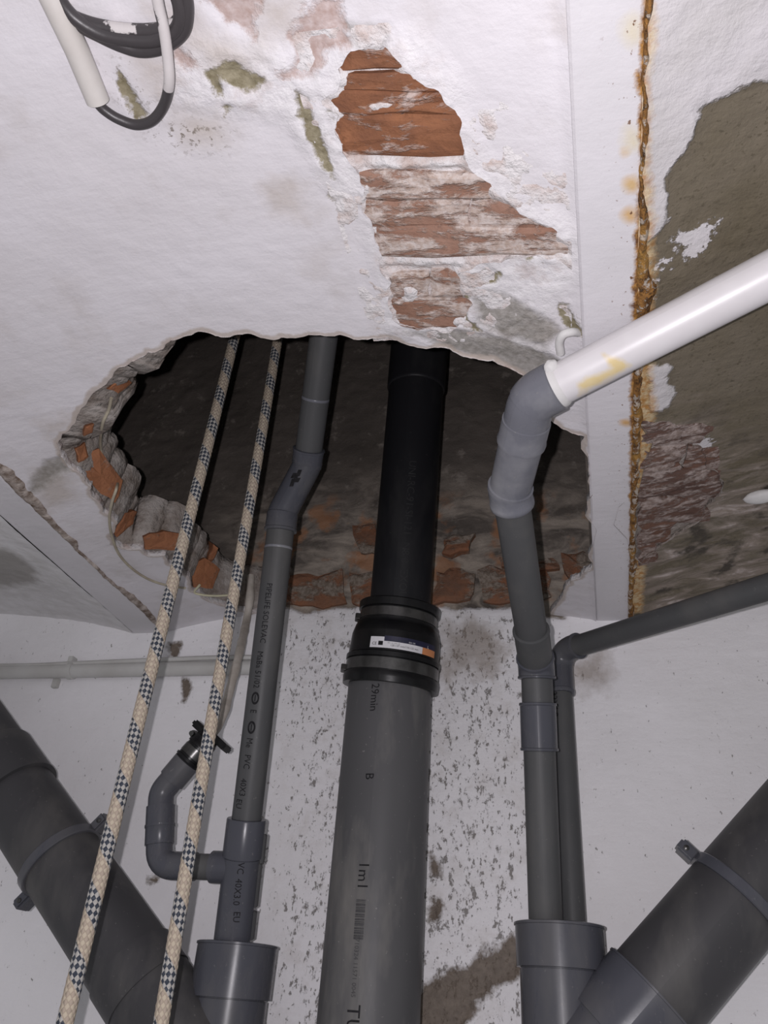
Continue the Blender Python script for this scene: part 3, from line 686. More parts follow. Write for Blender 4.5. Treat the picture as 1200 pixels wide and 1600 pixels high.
V, F, A = cut_grid(X_, Y_, Z_, np.full(X_.shape, -1.), {'along': Y_}); link('rust_crust', mesh('rust_crust', V, F, A), 'rustc', beam_r)
# rusty crumbling joint along the left beam
yy = axis_lines([(.55, YW, .004)]); uu = np.linspace(0, 1, 7); Y_, U_ = np.meshgrid(yy, uu, indexing='ij')
X_ = BLX1 - .003 + .005 * fbm(Y_ * 40, U_ * 0, 0, 28) + U_ * (.006 + .022 * np.clip(fbm(Y_ * 14, Y_ * 0, 3.3, 25) + .12, 0, 1) * 2)
Z_ = z_mid(X_, Y_) - .002 * np.sin(np.pi * U_) - .006 * np.abs(fbm(X_ * 90, Y_ * 90, 0, 26)) * np.sin(np.pi * U_) + .004 * (U_ > .9) + .004 * (U_ < .1)
M['joint'] = mat_simple('crumbling_brown_joint', (.50, .44, .40), (.14, .10, .075), 60, .9, .8, .004, .2)
V, F, A = cut_grid(X_, Y_, Z_, np.full(X_.shape, -1.), {}); link('crumbling_joint', mesh('crumbling_joint', V, F), 'joint', beam_l)

# ------------------------------------------------------------------ lettering on pipes
def text_mesh(body, size):
    cu = bpy.data.curves.new('print', 'FONT'); cu.body = body; cu.size = size; cu.resolution_u = 2; cu.align_y = 'CENTER'
    o = bpy.data.objects.new('print', cu); C.objects.link(o); dg = bpy.context.evaluated_depsgraph_get()
    me = bpy.data.meshes.new_from_object(o.evaluated_get(dg)); bpy.data.objects.remove(o); 
    bm = bmesh.new(); bm.from_mesh(me); bmesh.ops.triangulate(bm, faces=bm.faces)
    v = [tuple(x.co[:2]) for x in bm.verts]; f = [tuple(x.index for x in q.verts) for q in bm.faces]; bm.free(); bpy.data.meshes.remove(me); return v, f
def around(name, v2, f, p0, axis, facing, r, ang, mat, parent, lift=.0007, along=True):
    """wrap flat print onto a pipe: along=True runs down the pipe, else round it"""
    ax = Vector(axis).normalized(); e = Vector(facing); e = (e - ax * e.dot(ax)).normalized(); s = ax.cross(e)
    V = []
    for x, y in v2:
        u, w = (x, y) if along else (y, x)
        a = ang + w / r; V.append(Vector(p0) + ax * u + e * math.cos(a) * (r + lift) + s * math.sin(a) * (r + lift))
    return link(name, mesh(name, V, f), mat, parent, smooth=False)
def pipe_print(body, size, p, axis_down, r, ang, mat, parent, sx=1.):
    v, f = text_mesh(body, size); v = [(a * sx, -b) for a, b in v]; f = [q[::-1] for q in f]
    return around('printed_text', v, f, p, axis_down, Vector(CAMPOS) - Vector(p), r, ang, mat, parent)

# ------------------------------------------------------------------ main drain in the middle
PX, PY = -.245, 1.086
def main_z(py): return on_y(612, py, PY)[2]
def ang_of(px, py, p, axis_down, r):       # angle round the pipe that shows at this pixel column
    ax = Vector(axis_down).normalized(); e = Vector(CAMPOS) - Vector(p); e = (e - ax * e.dot(ax)).normalized(); s = ax.cross(e)
    best = (1e9, 0)
    for a in np.linspace(-1.4, 1.4, 141):
        q = Vector(p) + e * math.cos(a) * r + s * math.sin(a) * r; c = RW.T @ (np.array(q) - CAMPOS); x = 600 + FPX * c[0] / c[2]
        if abs(x - px) < best[0]: best = (abs(x - px), a)
    return best[1]
zj0, zj1 = main_z(1077), main_z(958)
low = empty('drain_pipe', (PX, PY, 0), 'wide grey plastic drain pipe standing in the middle below the black coupling', 'pipe')
tube('pipe_body', [(PX, PY, 0), (PX, PY, zj0 + .03)], .0625, 'pvc', low, 64)
for body, px, py, sz, mt in (('29min', 586, 1091, .0165, 'ink'), ('B', 578, 1226, .0165, 'ink'), ('1m1', 569, 1359, .019, 'ink'), ('TU', 552, 1574, .0225, 'ink'), ('8710324 11571 0045', 559, 1470, .0075, 'inkf')):
    p = (PX, PY, main_z(py)); a = ang_of(px, py, p, (0, 0, -1), .0625); pipe_print(body, sz, p, (0, 0, -1), .0625, a, mt, low)
p = (PX, PY, main_z(1417)); a0 = ang_of(565, 1430, p, (0, 0, -1), .0625); v_ = []; f_ = []; x = 0; rnd = random.Random(4)
while x < .042:
    w_ = rnd.choice((.0008, .0014, .0022, .0030)); n = len(v_)
    for kx in range(5): yv = -.006 + .012 * kx / 4; v_ += [(x, yv), (x + w_, yv)]
    f_ += [(n + 2*kx, n + 2*kx + 1, n + 2*kx + 3, n + 2*kx + 2) for kx in range(4)]; x += w_ + rnd.choice((.0005, .0008, .0012))
around('barcode', v_, f_, p, (0, 0, -1), Vector(CAMPOS) - Vector(p), .0625, a0, 'inkf', low)

uj = Vector(at_depth(628, 960, 1.185)); uj = uj.lerp(Vector((PX, PY, uj.z)), .35); ut = Vector(at_depth(650, 610, 1.335)); ud = (ut - uj).normalized()
jc = Vector((PX, PY, zj0)); jt = Vector((PX, PY, zj1)); jt = uj + ud * ((jt.z - uj.z) / ud.z)
cpath = catmull([jc, jc.lerp(jt, .35), jc.lerp(jt, .7), jt], 6); L = plen(cpath)
cp = empty('rubber_coupling', jc, 'black rubber coupling with two steel bands joining the middle pipes', 'coupling')
lathe('rubber_sleeve', cpath, [(0, .060), (.0005, .0715), (.010*L/.118, .0725), (.016, .0715), (.0165, .0690), (.036, .0685), (.0365, .0715), (.043, .0715), (.045, .0690), (.070*L/.118, .0675), (.082*L/.118, .0640),
      (.084*L/.118, .0625), (.088*L/.118, .0625), (.089*L/.118, .0585), (.105*L/.118, .0585), (.106*L/.118, .0625), (.116*L/.118, .0630), (L-.0005, .0615), (L, .046)], 'rubber', cp, 64)
def band(name, s0, s1, r):
    b = lathe(name, cpath, [(s0, r - .003), (s0 + .0002, r), (s1 - .0002, r), (s1, r - .003)], 'steel', cp, 64)
    ps = lerp_path(cpath, (s0 + s1) / 2); side = Vector((-1, -.25, 0)).normalized()
    box('clamp_screw', ps + side * (r + .003), .008, .014, .010, 'steel', b, Matrix.Rotation(.3, 3, 'Z')); return b
band('clamp_band', .018, .0345, .0705); band('clamp_band', .091*L/.118, .1035*L/.118, .0600)
# paper label on the sleeve
lp = lerp_path(cpath, .053); ldir = (cpath[-1] - cpath[0]).normalized()
def patch(name, s0, s1, a0, a1, mat, parent, r=.0692, lift=.0004, n=18):
    v_ = []; f_ = []
    for i in range(n + 1):
        w_ = a0 + (a1 - a0) * i / n; v_ += [(s0, w_ * r), (s1, w_ * r)]
    for i in range(n): f_.append((2*i, 2*i+1, 2*i+3, 2*i+2))
    return around(name, v_, f_, lp, ldir, Vector(CAMPOS) - lp, r, 0, mat, parent, lift)
lab = patch('label', -.0055, .0045, -.55, .62, 'paper', cp)
patch('label_end', -.0055, .0105, -.55, -.24, 'paper', lab, lift=.0006); patch('label_strip', .0046, .0125, -.24, 1.02, 'navy', lab); patch('label_price', -.0055, .0045, .62, 1.02, 'orange', lab, lift=.0006)
patch('label_box', -.002, .004, -.36, -.26, 'ink', lab, lift=.0009, n=4)
def lab_text(body, size, s, a, mat):
    v, f = text_mesh(body, size); r = .0692
    V = [(s + y, a * r + x) for x, y in v]; return around('printed_text', V, [q[::-1] for q in f], lp, ldir, Vector(CAMPOS) - lp, r, 0, mat, lab, .0011)
lab_text('CE', .0062, 0., -.50, 'ink'); lab_text('120-137 mm/110-122 mm', .0040, -.0012, -.10, 'ink'); lab_text('DN 110 / DN 125', .0024, .0020, -.16, 'inkf'); lab_text('DN 100', .003, .0065, .28, 'paper'); lab_text('L', .006, .0065, .74, 'paper')

up = empty('riser_pipe', uj, 'black plastic pipe rising through the hole above the rubber coupling', 'pipe')
upath = [uj - ud * .012, ut, ut + ud * .5]
tube('pipe_body', [uj - ud * .012, ut + ud * .004], .0475, 'black', up, 56)
lathe('pipe_socket', [ut, ut + ud * .5], [(0, .0475), (.0004, .0490), (.002, .0502), (.006, .0505), (.5, .0505)], 'black', up, 56)
for body, px, py in (('UNI-RC-91-SI-121', 645, 738), ('N8', 634, 862), ('0', 632, 886), ('EXOU', 631, 903)):
    s_ = nearest_s([uj, ut], at_depth(px, py, 1.25)); 
    c0 = min((abs((600 + FPX * (RW.T @ (np.array(uj + ud * t) - CAMPOS))[0] / 1) * 0 + (800 - FPX * (RW.T @ (np.array(uj + ud * t) - CAMPOS))[1] / (RW.T @ (np.array(uj + ud * t) - CAMPOS))[2]) - py), t) for t in np.linspace(0, .4, 200))[1]
    p = uj + ud * c0; a = ang_of(px, py, p, -ud, .0475); pipe_print(body, .017, p, -ud, .0475, a, 'inkb', up)

# ------------------------------------------------------------------ left waste pipe with tee and side branch
A0 = Vector(on_y(363, 1470, 1.065)); A1 = Vector(at_depth(441, 806, 1.125)); A2 = Vector(at_depth(480, 722, 1.14)); A3d = Vector(at_depth(504, 540, 1.08)) - A2
A3 = A2 + A3d * 2.2
wl = empty('waste_pipe', A0, 'slim grey waste pipe with printed lettering and elbow left of the middle drain', 'pipe')
lpath = fillet([A0 - (A1 - A0).normalized() * .10, A1 + (A1 - A0).normalized() * .006, A2 - A3d.normalized() * .006, A3], .018, 8)
s1 = nearest_s(lpath, A1); s2 = nearest_s(lpath, A2)
tube('pipe_body', sub_path(lpath, 0, s1 - .006), .0200, 'pvcs', wl, 40)
tube('upper_pipe', sub_path(lpath, s2 + .006, plen(lpath)), .0200, 'pvcs', wl, 40)
el = tube('elbow', sub_path(lpath, s1 - .02, s2 + .02), .0215, 'fit', wl, 40)
collar('elbow_socket', lpath, s1 - .024, s1 + .004, .0228, 'fit', el); 
lathe('elbow_socket', lpath, [(s2 - .006, .0215), (s2 - .0055, .0226), (s2 + .017, .0228), (s2 + .0175, .0236), (s2 + .0205, .0238), (s2 + .021, .0205)], 'fit', el)
st = nearest_s(lpath, at_depth(455, 850, 1.13)); lathe('paint_ring', lpath, [(s1 - .050, .0200), (s1 - .0495, .0203), (s1 - .047, .0203), (s1 - .0465, .0200)], 'fitl', wl)
lathe('paint_ring', lpath, [(s2 + .095, .0200), (s2 + .0955, .0204), (s2 + .0985, .0204), (s2 + .099, .0200)], 'fitl', wl)
ad = (A0 - A1).normalized()
def on_axis(py, a, b):
    best = (1e9, a)
    for t in np.linspace(-.3, 1.3, 801):
        p = a + (b - a) * t; c = RW.T @ (np.array(p) - CAMPOS); y = 800 - FPX * c[1] / c[2]
        if abs(y - py) < best[0]: best = (abs(y - py), p)
    return best[1]
for body, px, py, sz in (('PIPELIFE SOLEVAC', 421, 915, .0117), ('MaBa 51/02', 407, 1019, .0117), ('E', 396, 1109, .0125), ('Me', 390, 1153, .0125), ('PVC', 387, 1178, .0125), ('40X3', 381, 1215, .0125), ('EU', 374, 1246, .0125)):
    p = on_axis(py, A0, A1); a = ang_of(px, py, p, ad, .02); pipe_print(body, sz, p, ad, .02, a, 'ink', wl, .90 if len(body) > 6 else .82)
def disc(px, py, w, h, name='printed_mark'):
    p = on_axis(py, A0, A1); a = ang_of(px, py, p, ad, .02); n = 20; rr = [(w * math.cos(t), h * math.sin(t)) for t in np.linspace(0, 2*math.pi, n, endpoint=False)]
    v_ = rr + [(x * .62, y * .62) for x, y in rr] ; f_ = [(i, (i+1) % n, n + (i+1) % n, n + i) for i in range(n)]
    k_ = len(v_); v_ += [(-w*.5, -h*.12), (w*.5, -h*.12), (w*.5, h*.12), (-w*.5, h*.12)]; f_.append((k_, k_+1, k_+2, k_+3))
    around(name, v_, f_, p, ad, Vector(CAMPOS) - p, .02, a, 'ink', wl)
disc(399, 1092, .0085, .0055); disc(393, 1137, .0085, .0055)
# tee
tT = on_axis(1279, A0, A1); tM = on_axis(1338, A0, A1); tB = on_axis(1470, A0, A1); tp = [tT, tB + ad * .02]; TL = plen(tp)
tee = lathe('tee_body', tp, [(0, .021), (.0004, .0255), (.002, .0262), ((tM-tT).length, .0262), ((tM-tT).length + .0004, .0230), ((tM-tT).length + .0016, .0230), ((tM-tT).length + .002, .0240), (TL, .0240)], 'fit', wl)
for body, px, py, sz in (('VC', 377, 1342, .012), ('40X3.0', 373, 1366, .012), ('EU', 370, 1416, .012)):
    p = on_axis(py, A0, A1); a = ang_of(px, py, p, ad, .024); pipe_print(body, sz, p, ad, .024, a, 'ink', wl, .9)
rs = Vector((1, .25, 0)).normalized()
for t0, t1, o_ in ((.12, .36, .0265), (.36, .72, .0245), (.75, .98, .0245)):
    pa = tT.lerp(tB, t0); pb = tT.lerp(tB, t1); box('rail', (pa + pb) / 2 + rs * o_, .005, .008, (pb - pa).length, 'pvcs', tee, Vector((0, 0, 1)).rotation_difference(-ad).to_matrix(), .001)
bc = on_axis(1356, A0, A1); bY = bc.y
B1 = Vector(on_y(248, 1352, bY)); B2 = Vector(on_y(252, 1238, bY - .008)); B3 = Vector(on_y(296, 1186, bY - .012)); B4 = B3 + (B3 - B2)
bpath = fillet([bc, B1, B2, B2 + (B3 - B2) * .93], [.026, .022], 8)
sb1 = nearest_s(bpath, B1); sb2 = nearest_s(bpath, B2); LB = plen(bpath); RB = .0160
br = tube('branch_pipe', bpath, RB, 'pvcs', wl, 36)
collar('branch_socket', bpath, nearest_s(bpath, on_y(330, 1356, bY)), .022, .0188, 'fit', br) if False else lathe('branch_socket', bpath, [(.012, .0200), (.040, .0200), (.0404, .0165)], 'fit', br)
lathe('elbow', bpath, [(sb1 - .050, .0165), (sb1 - .0496, .0178), (sb1 + .022, .0178), (sb1 + .0222, .0196), (sb1 + .044, .0196), (sb1 + .0452, .0206), (sb1 + .048, .0206), (sb1 + .0484, .0165)], 'fit', br)
lathe('elbow', bpath, [(sb2 - .046, .0165), (sb2 - .0456, .0206), (sb2 - .043, .0206), (sb2 - .042, .0196), (sb2 - .018, .0196), (sb2 - .0178, .0176), (sb2 + .020, .0176), (sb2 + .0204, .0196), (LB - .001, .0198), (LB, .016)], 'fit', br)
mk = Vector(at_depth(462, 744, 1.115)); r_ = (mk - Vector(CAMPOS)).normalized()
ev = BVHTree.FromObject(el, bpy.context.evaluated_depsgraph_get())
def ink_on(px, py, rad=.0017):
    o_, d_ = Vector(CAMPOS), Vector(ray(px, py)).normalized(); inv = el.matrix_world.inverted(); loc, nr, _, _ = ev.ray_cast(inv @ o_, d_); 
    return (el.matrix_world @ loc - d_ * .0012, d_) if loc else (None, d_)
v_ = []; f_ = []
for px, py, ln in ((456, 754, 12), (461, 746, 14), (466, 739, 10), (458, 743, 8), (464, 750, 7)):
    q4 = [ink_on(px - 4, py + ln/2)[0], ink_on(px + 2, py + ln/2)[0], ink_on(px + 6, py - ln/2)[0], ink_on(px, py - ln/2)[0]]
    if all(x is not None for x in q4): n = len(v_); v_ += q4; f_.append((n, n+1, n+2, n+3))
if v_: link('ink_mark', mesh('ink_mark', v_, f_), 'ink', el, smooth=False)

# rubber hose connector and hose
hc0 = B2 + (B3 - B2) * .92; hd = (B3 - B2).normalized(); hc1 = Vector(on_y(332, 1146, bY - .010)); hcp = [hc0, hc1]; HL = plen(hcp)
hc = empty('hose_connector', hc0, 'black rubber hose connector with clamp at the top of the left branch', 'connector')
lathe('rubber_sleeve', hcp, [(0, .012), (.0003, .0208), (.004, .0212), (.0045, .0190), (.024, .0188), (.0245, .0204), (.028, .0204), (.030, .0192), (HL - .016, .0188), (HL - .004, .0150), (HL, .009)], 'rubber', hc)
lathe('clamp_band', hcp, [(.008, .0185), (.0082, .0197), (.0205, .0197), (.0207, .0185)], 'steel', hc)
ck = lathe('clamp_ring', hcp, [(HL - .026, .013), (HL - .0255, .0185), (HL - .0125, .0185), (HL - .012, .013)], 'rubber', hc)
sd_ = hd.cross(Vector((0, 1, 0))).normalized(); rm = Vector((1, 0, 0)).rotation_difference(sd_).to_matrix()
box('clamp_tab', hc1 - hd * .006 + sd_ * .012,   .040, .026, .011, 'rubber', hc, rm, .003); box('clamp_tab', hc1 - hd * .002 - sd_ * .020, .032, .024, .010, 'rubber', hc, rm, .002)
sc_ = hc1 - hd * .018 + sd_ * .022; lathe('clamp_screw', [sc_, sc_ + Vector((.002, -.016, -.003))], [(0, .003), (.0002, .0055), (.006, .0055), (.0062, .0035), (.015, .0035), (.0152, .001)], 'steel', hc, 16)
hp = catmull([hc1 - hd * .01, Vector(on_y(345, 1125, bY + .01)), Vector(on_y(360, 1075, bY + .04)), Vector(on_y(374, 1020, bY + .07)), Vector(on_y(384, 975, YW - .035)), Vector(on_y(390, 940, YW - .030)), Vector(on_y(392, 900, YW - .028))], 8)
tag(tube('drain_hose', hp, .0072, 'hose', None, 16, rfun=lambda r, u, s: r * (1 + .12 * math.sin(s * 120) * math.sin(s * 31))), 'dirty white hose rising from the black connector into the hole', 'hose')

# ------------------------------------------------------------------ wide branch fittings and diagonal drains
def wye(label, px, py, y, r, bpts, seam):
    top = Vector(on_y(px, py, y)); root = empty('branch_fitting', (top.x, top.y, 0), label, 'pipe fitting')
    ax = [Vector((top.x, top.y, 0)), top]; zs = on_y(px, seam, y)[2]; Ltot = top.z
    lathe('fitting_body', ax, [(0, r - .004), (zs - .0006, r - .004), (zs - .0002, r - .0055), (zs + .0008, r - .0055), (zs + .0012, r), (Ltot - .004, r + .0005), (Ltot - .0035, r + .002), (Ltot - .001, r + .002), (Ltot - .0001, r), (Ltot, r * .3)], 'fit', root, 64)
    return root, top
lw, ltop = wye('grey branch fitting under the slim lettered pipe, lower left', 372, 1474, 1.085, .0512, None, 1562)
rw, rtop = wye('grey branch fitting with two slim pipes entering, lower right', 873, 1444, 1.085, .0525, None, 1516)
# left diagonal
LD = lambda px, py: Vector(on_y(px, py, 1.07))
d0, d1 = LD(21, 1233), LD(236, 1554); dd = (d1 - d0).normalized()
ldn = empty('drain_pipe', d0, 'wide grey diagonal drain pipe at the lower left behind the ropes', 'pipe')
bot = d0 + dd * ((Vector((ltop.x, 0, 0)) - Vector((d0.x, 0, 0))).x / dd.x)
ldp = [d0 - dd * .42, bot]
sE = nearest_s(ldp, LD(31, 1240)); sF = nearest_s(ldp, LD(-8, 1184)); tube('pipe_body', sub_path(ldp, sE - .02, plen(ldp)), .0550, 'pvcd', ldn, 64)
tube('upper_pipe', sub_path(ldp, 0, sF + .01), .0550, 'pvcd', ldn, 64)
lathe('coupling', ldp, [(sF - .0004, .055), (sF, .0596), (sF + .003, .0606), (sF + .022, .0602), (sE - .004, .0602), (sE - .0035, .0612), (sE - .0004, .0612), (sE, .055)], 'pvcd', ldn, 64)
sL = nearest_s(ldp, LD(205, 1507)); lathe('branch_socket', ldp, [(sL, .0552), (sL + .0003, .0578), (sL + .045, .0578), (sL + .0453, .0562), (plen(ldp) - .02, .0562)], 'pvcd', lw, 64)
# right diagonal
e0, e1 = LD(1046, 1524), LD(1166, 1383); ed = (e1 - e0).normalized()
rdn = empty('drain_pipe', e0, 'wide grey diagonal drain pipe at the lower right corner', 'pipe')
rb = e0 + ed * ((rtop.x - e0.x) / ed.x); rtp = e0 + ed * .42; rdp = [rb, rtp]
sR = nearest_s(rdp, LD(1022, 1552)); tube('pipe_body', sub_path(rdp, sR - .02, plen(rdp)), .0550, 'pvcd', rdn, 64)
sR2 = nearest_s(rdp, LD(958, 1625)); lathe('branch_socket', rdp, [(.02, .0555), (sR2 - .0003, .0555), (sR2, .0600), (sR - .003, .0602), (sR - .0026, .0612), (sR - .0003, .0612), (sR, .0552)], 'fit', rw, 64)
def clamp(label, path, px, py, y, r, flip=1):
    s = nearest_s(path, on_y(px, py, y)); p = lerp_path(path, s); t = (lerp_path(path, s + .01) - p).normalized()
    root = empty('pipe_clamp', p, label, 'clamp', 'grey pipe clamps')
    lathe('ring', path, [(s - .007, r), (s - .0068, r + .003), (s - .0055, r + .0042), (s + .0055, r + .0042), (s + .0068, r + .003), (s + .007, r)], 'fit', root, 64)
    side = t.cross(Vector((0, 1, 0))).normalized(); rot = Matrix((side, t, side.cross(t))).transposed()
    for sg in (-1, 1):
        ear = box('ear', p + side * sg * (r + .013) + Vector((0, .012, 0)), .026, .016, .030, 'fit', root, rot, .003)
        q = p + side * sg * (r + .016) + Vector((0, -.0035, 0)); lathe('screw', [q + Vector((0, .004, 0)), q - Vector((0, .002, 0))], [(0, .001), (.0001, .0034), (.005, .0034), (.006, .001)], 'steel', ear, 14)
    return root
clamp('grey plastic clamp around the lower left diagonal drain', ldp, 95, 1344, 1.07, .0552)
clamp('grey plastic clamp around the lower right diagonal drain', rdp, 1152, 1400, 1.07, .0552)

# ------------------------------------------------------------------ right waste pipe
R0 = Vector(on_y(852, 1440, 1.09)); R1 = Vector(at_depth(838, 1040, 1.025)); R2 = Vector(at_depth(797, 772, .862)); 
R3 = Vector(at_depth(795, 690, .800)); R4 = Vector(at_depth(852, 612, .760)); W0 = Vector(at_depth(868, 603, .752)); W1 = Vector(at_depth(1200, 431, .662))
wr = empty('waste_pipe', R0, 'slim grey waste pipe with double elbow right of the middle drain', 'pipe')
rp = fillet([R0 - Vector((0, 0, .05)), R1, R2 + (R3 - R2) * .1, R4 - (W1 - W0).normalized() * .015, W1], [.03, .024, .030], 10)
RR = .0205; wd = (W1 - W0).normalized()
sq = lambda px, py, z: nearest_s(rp, at_depth(px, py, z))
se0, se1 = sq(797, 766, .86), sq(868, 603, .752)
tube('pipe_body', sub_path(rp, 0, se0), RR, 'pvcs', wr, 40)
sm = (se0 + se1) / 2
e_a = lathe('elbow', rp, [(se0 - .020, .0205), (se0 - .0197, .0240), (se0 - .018, .0252), (se0 - .013, .0252), (se0 - .012, .0244), (se0 + .004, .0246), (se0 + .0045, .0255), (se0 + .0085, .0255), (se0 + .009, .0232), (sm - .003, .0234), (sm - .0025, .0225)], 'fitl', wr)
e_b = lathe('elbow', rp, [(sm - .006, .0228), (sm - .0056, .0258), (sm - .002, .0262), (sm + .001, .0252), (sm + .024, .0252), (sm + .0245, .0240), (se1 - .030, .0240), (se1 - .0295, .0250), (se1 - .001, .0252), (se1, .0235), (se1 + .0004, .021)], 'fitl', wr)
for px, py, z0, z1_, m_ in ((835, 1012, 1.02, .0, 'pvcs'), (836, 1047, 1.02, 0, 'fit'), (842, 1108, 1.02, 0, 'pvcs'), (845, 1158, 1.02, 0, 'fit')):
    pass
def sy(py):                                  # arc length on the right pipe that shows at this row
    best = (1e9, 0)
    for s in np.linspace(0, se0, 900):
        p = lerp_path(rp, s); c = RW.T @ (np.array(p) - CAMPOS); y = 800 - FPX * c[1] / c[2]
        if abs(y - py) < best[0]: best = (abs(y - py), s)
    return best[1]
SK = lambda a, b, r=.0232: [(a, .020), (a + .0003, r), (a + .0008, r + .0010), (a + .0035, r + .0012), (a + .0045, r), (b - .0045, r), (b - .0035, r + .0012), (b - .0008, r + .0010), (b - .0003, r), (b, .020)]
ea = lathe('elbow', rp, SK(sy(1060), sy(984), .0228), 'pvcs', wr); lathe('elbow_socket', rp, SK(sy(1062), sy(1026), .0240), 'fit', ea)
lathe('coupling', rp, SK(sy(1174), sy(1098), .0234), 'fit', wr)
# white pipe
wp = empty('white_pipe', W0, 'white plastic pipe with yellow stain running right from the grey elbow', 'pipe')
def mat_white():
    q = NT('white_pipe_plastic'); u = q.attr('stain'); n = q.noise(22, 4)
    col = q.mix(q.step(n, .3, .7), (.66, .64, .65), (.60, .575, .585)); k = q.mask('stain', q.noise(60, 5, .6), .012, .003)
    col = q.mix(q.m('MULTIPLY', k, .8), col, q.mix(q.noise(90), (.62, .44, .12), (.68, .56, .28))); return q.out(col, .36, q.noise(80, 4), .08, .001, spec=.5)
M['white'] = mat_white()
wpath = sub_path(rp, se1 - .006, plen(rp)); wpath.append(wpath[-1] + wd * .35); wpath = [wpath[0] + (wpath[-1] - wpath[0]) * t for t in np.linspace(0, 1, 200)]
V, F, U = sweep(wpath, .0208, 48, True)
def spx(pts): return [np.array(p, float) for p in pts]
VV = np.array([tuple(v) for v in V]); cc = (VV - CAMPOS) @ RW; pxx = 600 + FPX * cc[:, 0] / cc[:, 2]; pyy = 800 - FPX * cc[:, 1] / cc[:, 2]
stn = np.maximum(sdist(np.array([(902,600),(940,582),(975,566),(985,572),(950,592),(905,616)]), pxx, pyy, 60.), sdist(np.array([(940,552),(958,556),(985,572),(968,582),(950,570)]), pxx, pyy, 60.)) / 1550.
front = ((VV - CAMPOS) * (VV - np.array([tuple(lerp_path(wpath, u[1])) for u in U]))).sum(1) < 0
stn = np.where(front, stn, -.04)
sharp(link('pipe_body', mesh('pipe_body', V, F, {'stain': stn}, U), 'white', wp), 40)
lathe('sealant_ring', rp, [(se1 - .002, .021), (se1 - .001, .0232), (se1 + .003, .0230), (se1 + .006, .0215), (se1 + .007, .0208)], 'dab', wp)
kb = Vector(at_depth(862, 574, .742)); bm = bmesh.new(); bmesh.ops.create_icosphere(bm, subdivisions=3, radius=.0075)
for v_ in bm.verts: v_.co *= 1 + .25 * (vnoise(v_.co.x * 300, v_.co.y * 300, v_.co.z * 300, 2) - .5); v_.co += kb
me = bpy.data.meshes.new('sealant_lump'); bm.to_mesh(me); bm.free(); link('sealant_lump', me, 'dab', wp)
hk = catmull([hit(905, 520, z_mid, .004), hit(893, 519, z_mid, -.006), hit(880, 523, z_mid, -.010), hit(874, 535, z_mid, -.011), hit(876, 552, z_mid, -.011)], 8)
tag(tube('bent_tube', hk, .0042, 'dab', None, 16), 'short white bent tube end sticking out of the ceiling above the white pipe', 'tube')

# slim pipe beside it with elbow to the right
S0 = Vector(on_y(895, 1440, 1.125)); S1 = Vector(on_y(874, 1018, 1.13)); S2 = Vector(at_depth(1200, 917, .905)); S2 = S2 + (S2 - S1) * .5
sp = empty('waste_pipe', S0, 'thin grey pipe with elbow turning right along the ceiling edge', 'pipe')
spath = fillet([S0 - Vector((0, 0, .05)), S1, S2], .030, 10); ss = nearest_s(spath, S1)
tube('pipe_body', spath, .0158, 'pvcs', sp, 36)
lathe('elbow', spath, [(ss - .062, .015), (ss - .0617, .0188), (ss - .059, .0196), (ss - .056, .0196), (ss - .055, .0186), (ss + .030, .0186), (ss + .031, .0196), (ss + .034, .0196), (ss + .0345, .015)], 'fit', sp, 40)
pS = Vector(on_y(878, 1085, 1.127)); pipe_print('32X1.8', .013, pS, (0, 0, -1), .0158, .75, 'ink', sp)

# ------------------------------------------------------------------ ropes
def mat_rope():
    q = NT('braided_rope'); uv = q.n('TexCoord').outputs['UV']; sep = q.n('SeparateXYZ'); q.put(sep.inputs[0], uv); u, v = sep.outputs[0], sep.outputs[1]
    NS = 9.; K = 150.
    a = q.m('ADD', q.m('MULTIPLY', u, NS), q.m('MULTIPLY', v, K)); b = q.m('SUBTRACT', q.m('MULTIPLY', u, NS), q.m('MULTIPLY', v, K))
    par = q.m('MODULO', q.m('ADD', q.m('ADD', q.m('FLOOR', a), q.m('FLOOR', b)), 4000.), 2.)          # checker of crossing strands
    w = q.m('ADD', q.m('MULTIPLY', v, 17.5), u); fr = q.m('FRACT', q.m('ADD', w, 50.)); band_ = q.m('MULTIPLY', q.step(fr, .02, .05), q.step(fr, .52, .49))
    fa = q.m('ABSOLUTE', q.m('SUBTRACT', q.m('FRACT', q.m('ADD', a, 4000.)), .5)); fb = q.m('ABSOLUTE', q.m('SUBTRACT', q.m('FRACT', q.m('ADD', b, 4000.)), .5))
    n = q.noise(900, 2); 
    beige = q.mix(par, (.47, .405, .315), (.38, .315, .255)); beige = q.mix(q.m('MULTIPLY', q.step(q.m('MAXIMUM', fa, fb), .38, .5), .5), beige, (.26, .21, .16))
    dk = q.mix(par, (.035, .042, .058), (.40, .385, .36)); mid = q.m('MULTIPLY', q.step(q.noise(500, 1), .5, .6), .25); dk = q.mix(mid, dk, (.16, .17, .19))
    col = q.mix(band_, beige, dk); h = q.m('SUBTRACT', 1., q.m('ADD', q.m('MULTIPLY', fa, fa), q.m('MULTIPLY', fb, fb)))
    return q.out(col, .8, h, .8, .002, spec=.2)
M['rope'] = mat_rope()
def rope(label, a, b, y, r):
    p0, p1 = Vector(on_y(*a, y)), Vector(on_y(*b, y)); d = (p1 - p0) / (p1.z - p0.z)
    lo = p0 + d * (0.002 - p0.z); hi = p0 + d * (3.58 - p0.z); n = 1500
    path = [lo.lerp(hi, i / n) + Vector((.0012 * math.sin(i * .013 + y * 9), 0, 0)) for i in range(n + 1)]
    f = lambda rr, u, s: rr * (1 + .045 * math.cos(2 * math.pi * (9 * u + 150 * s)) * math.cos(2 * math.pi * (9 * u - 150 * s)))
    return tag(tube('rope', path, r, 'rope', None, 26, rfun=f, split=0), label, 'rope', 'braided ropes hanging through the hole')
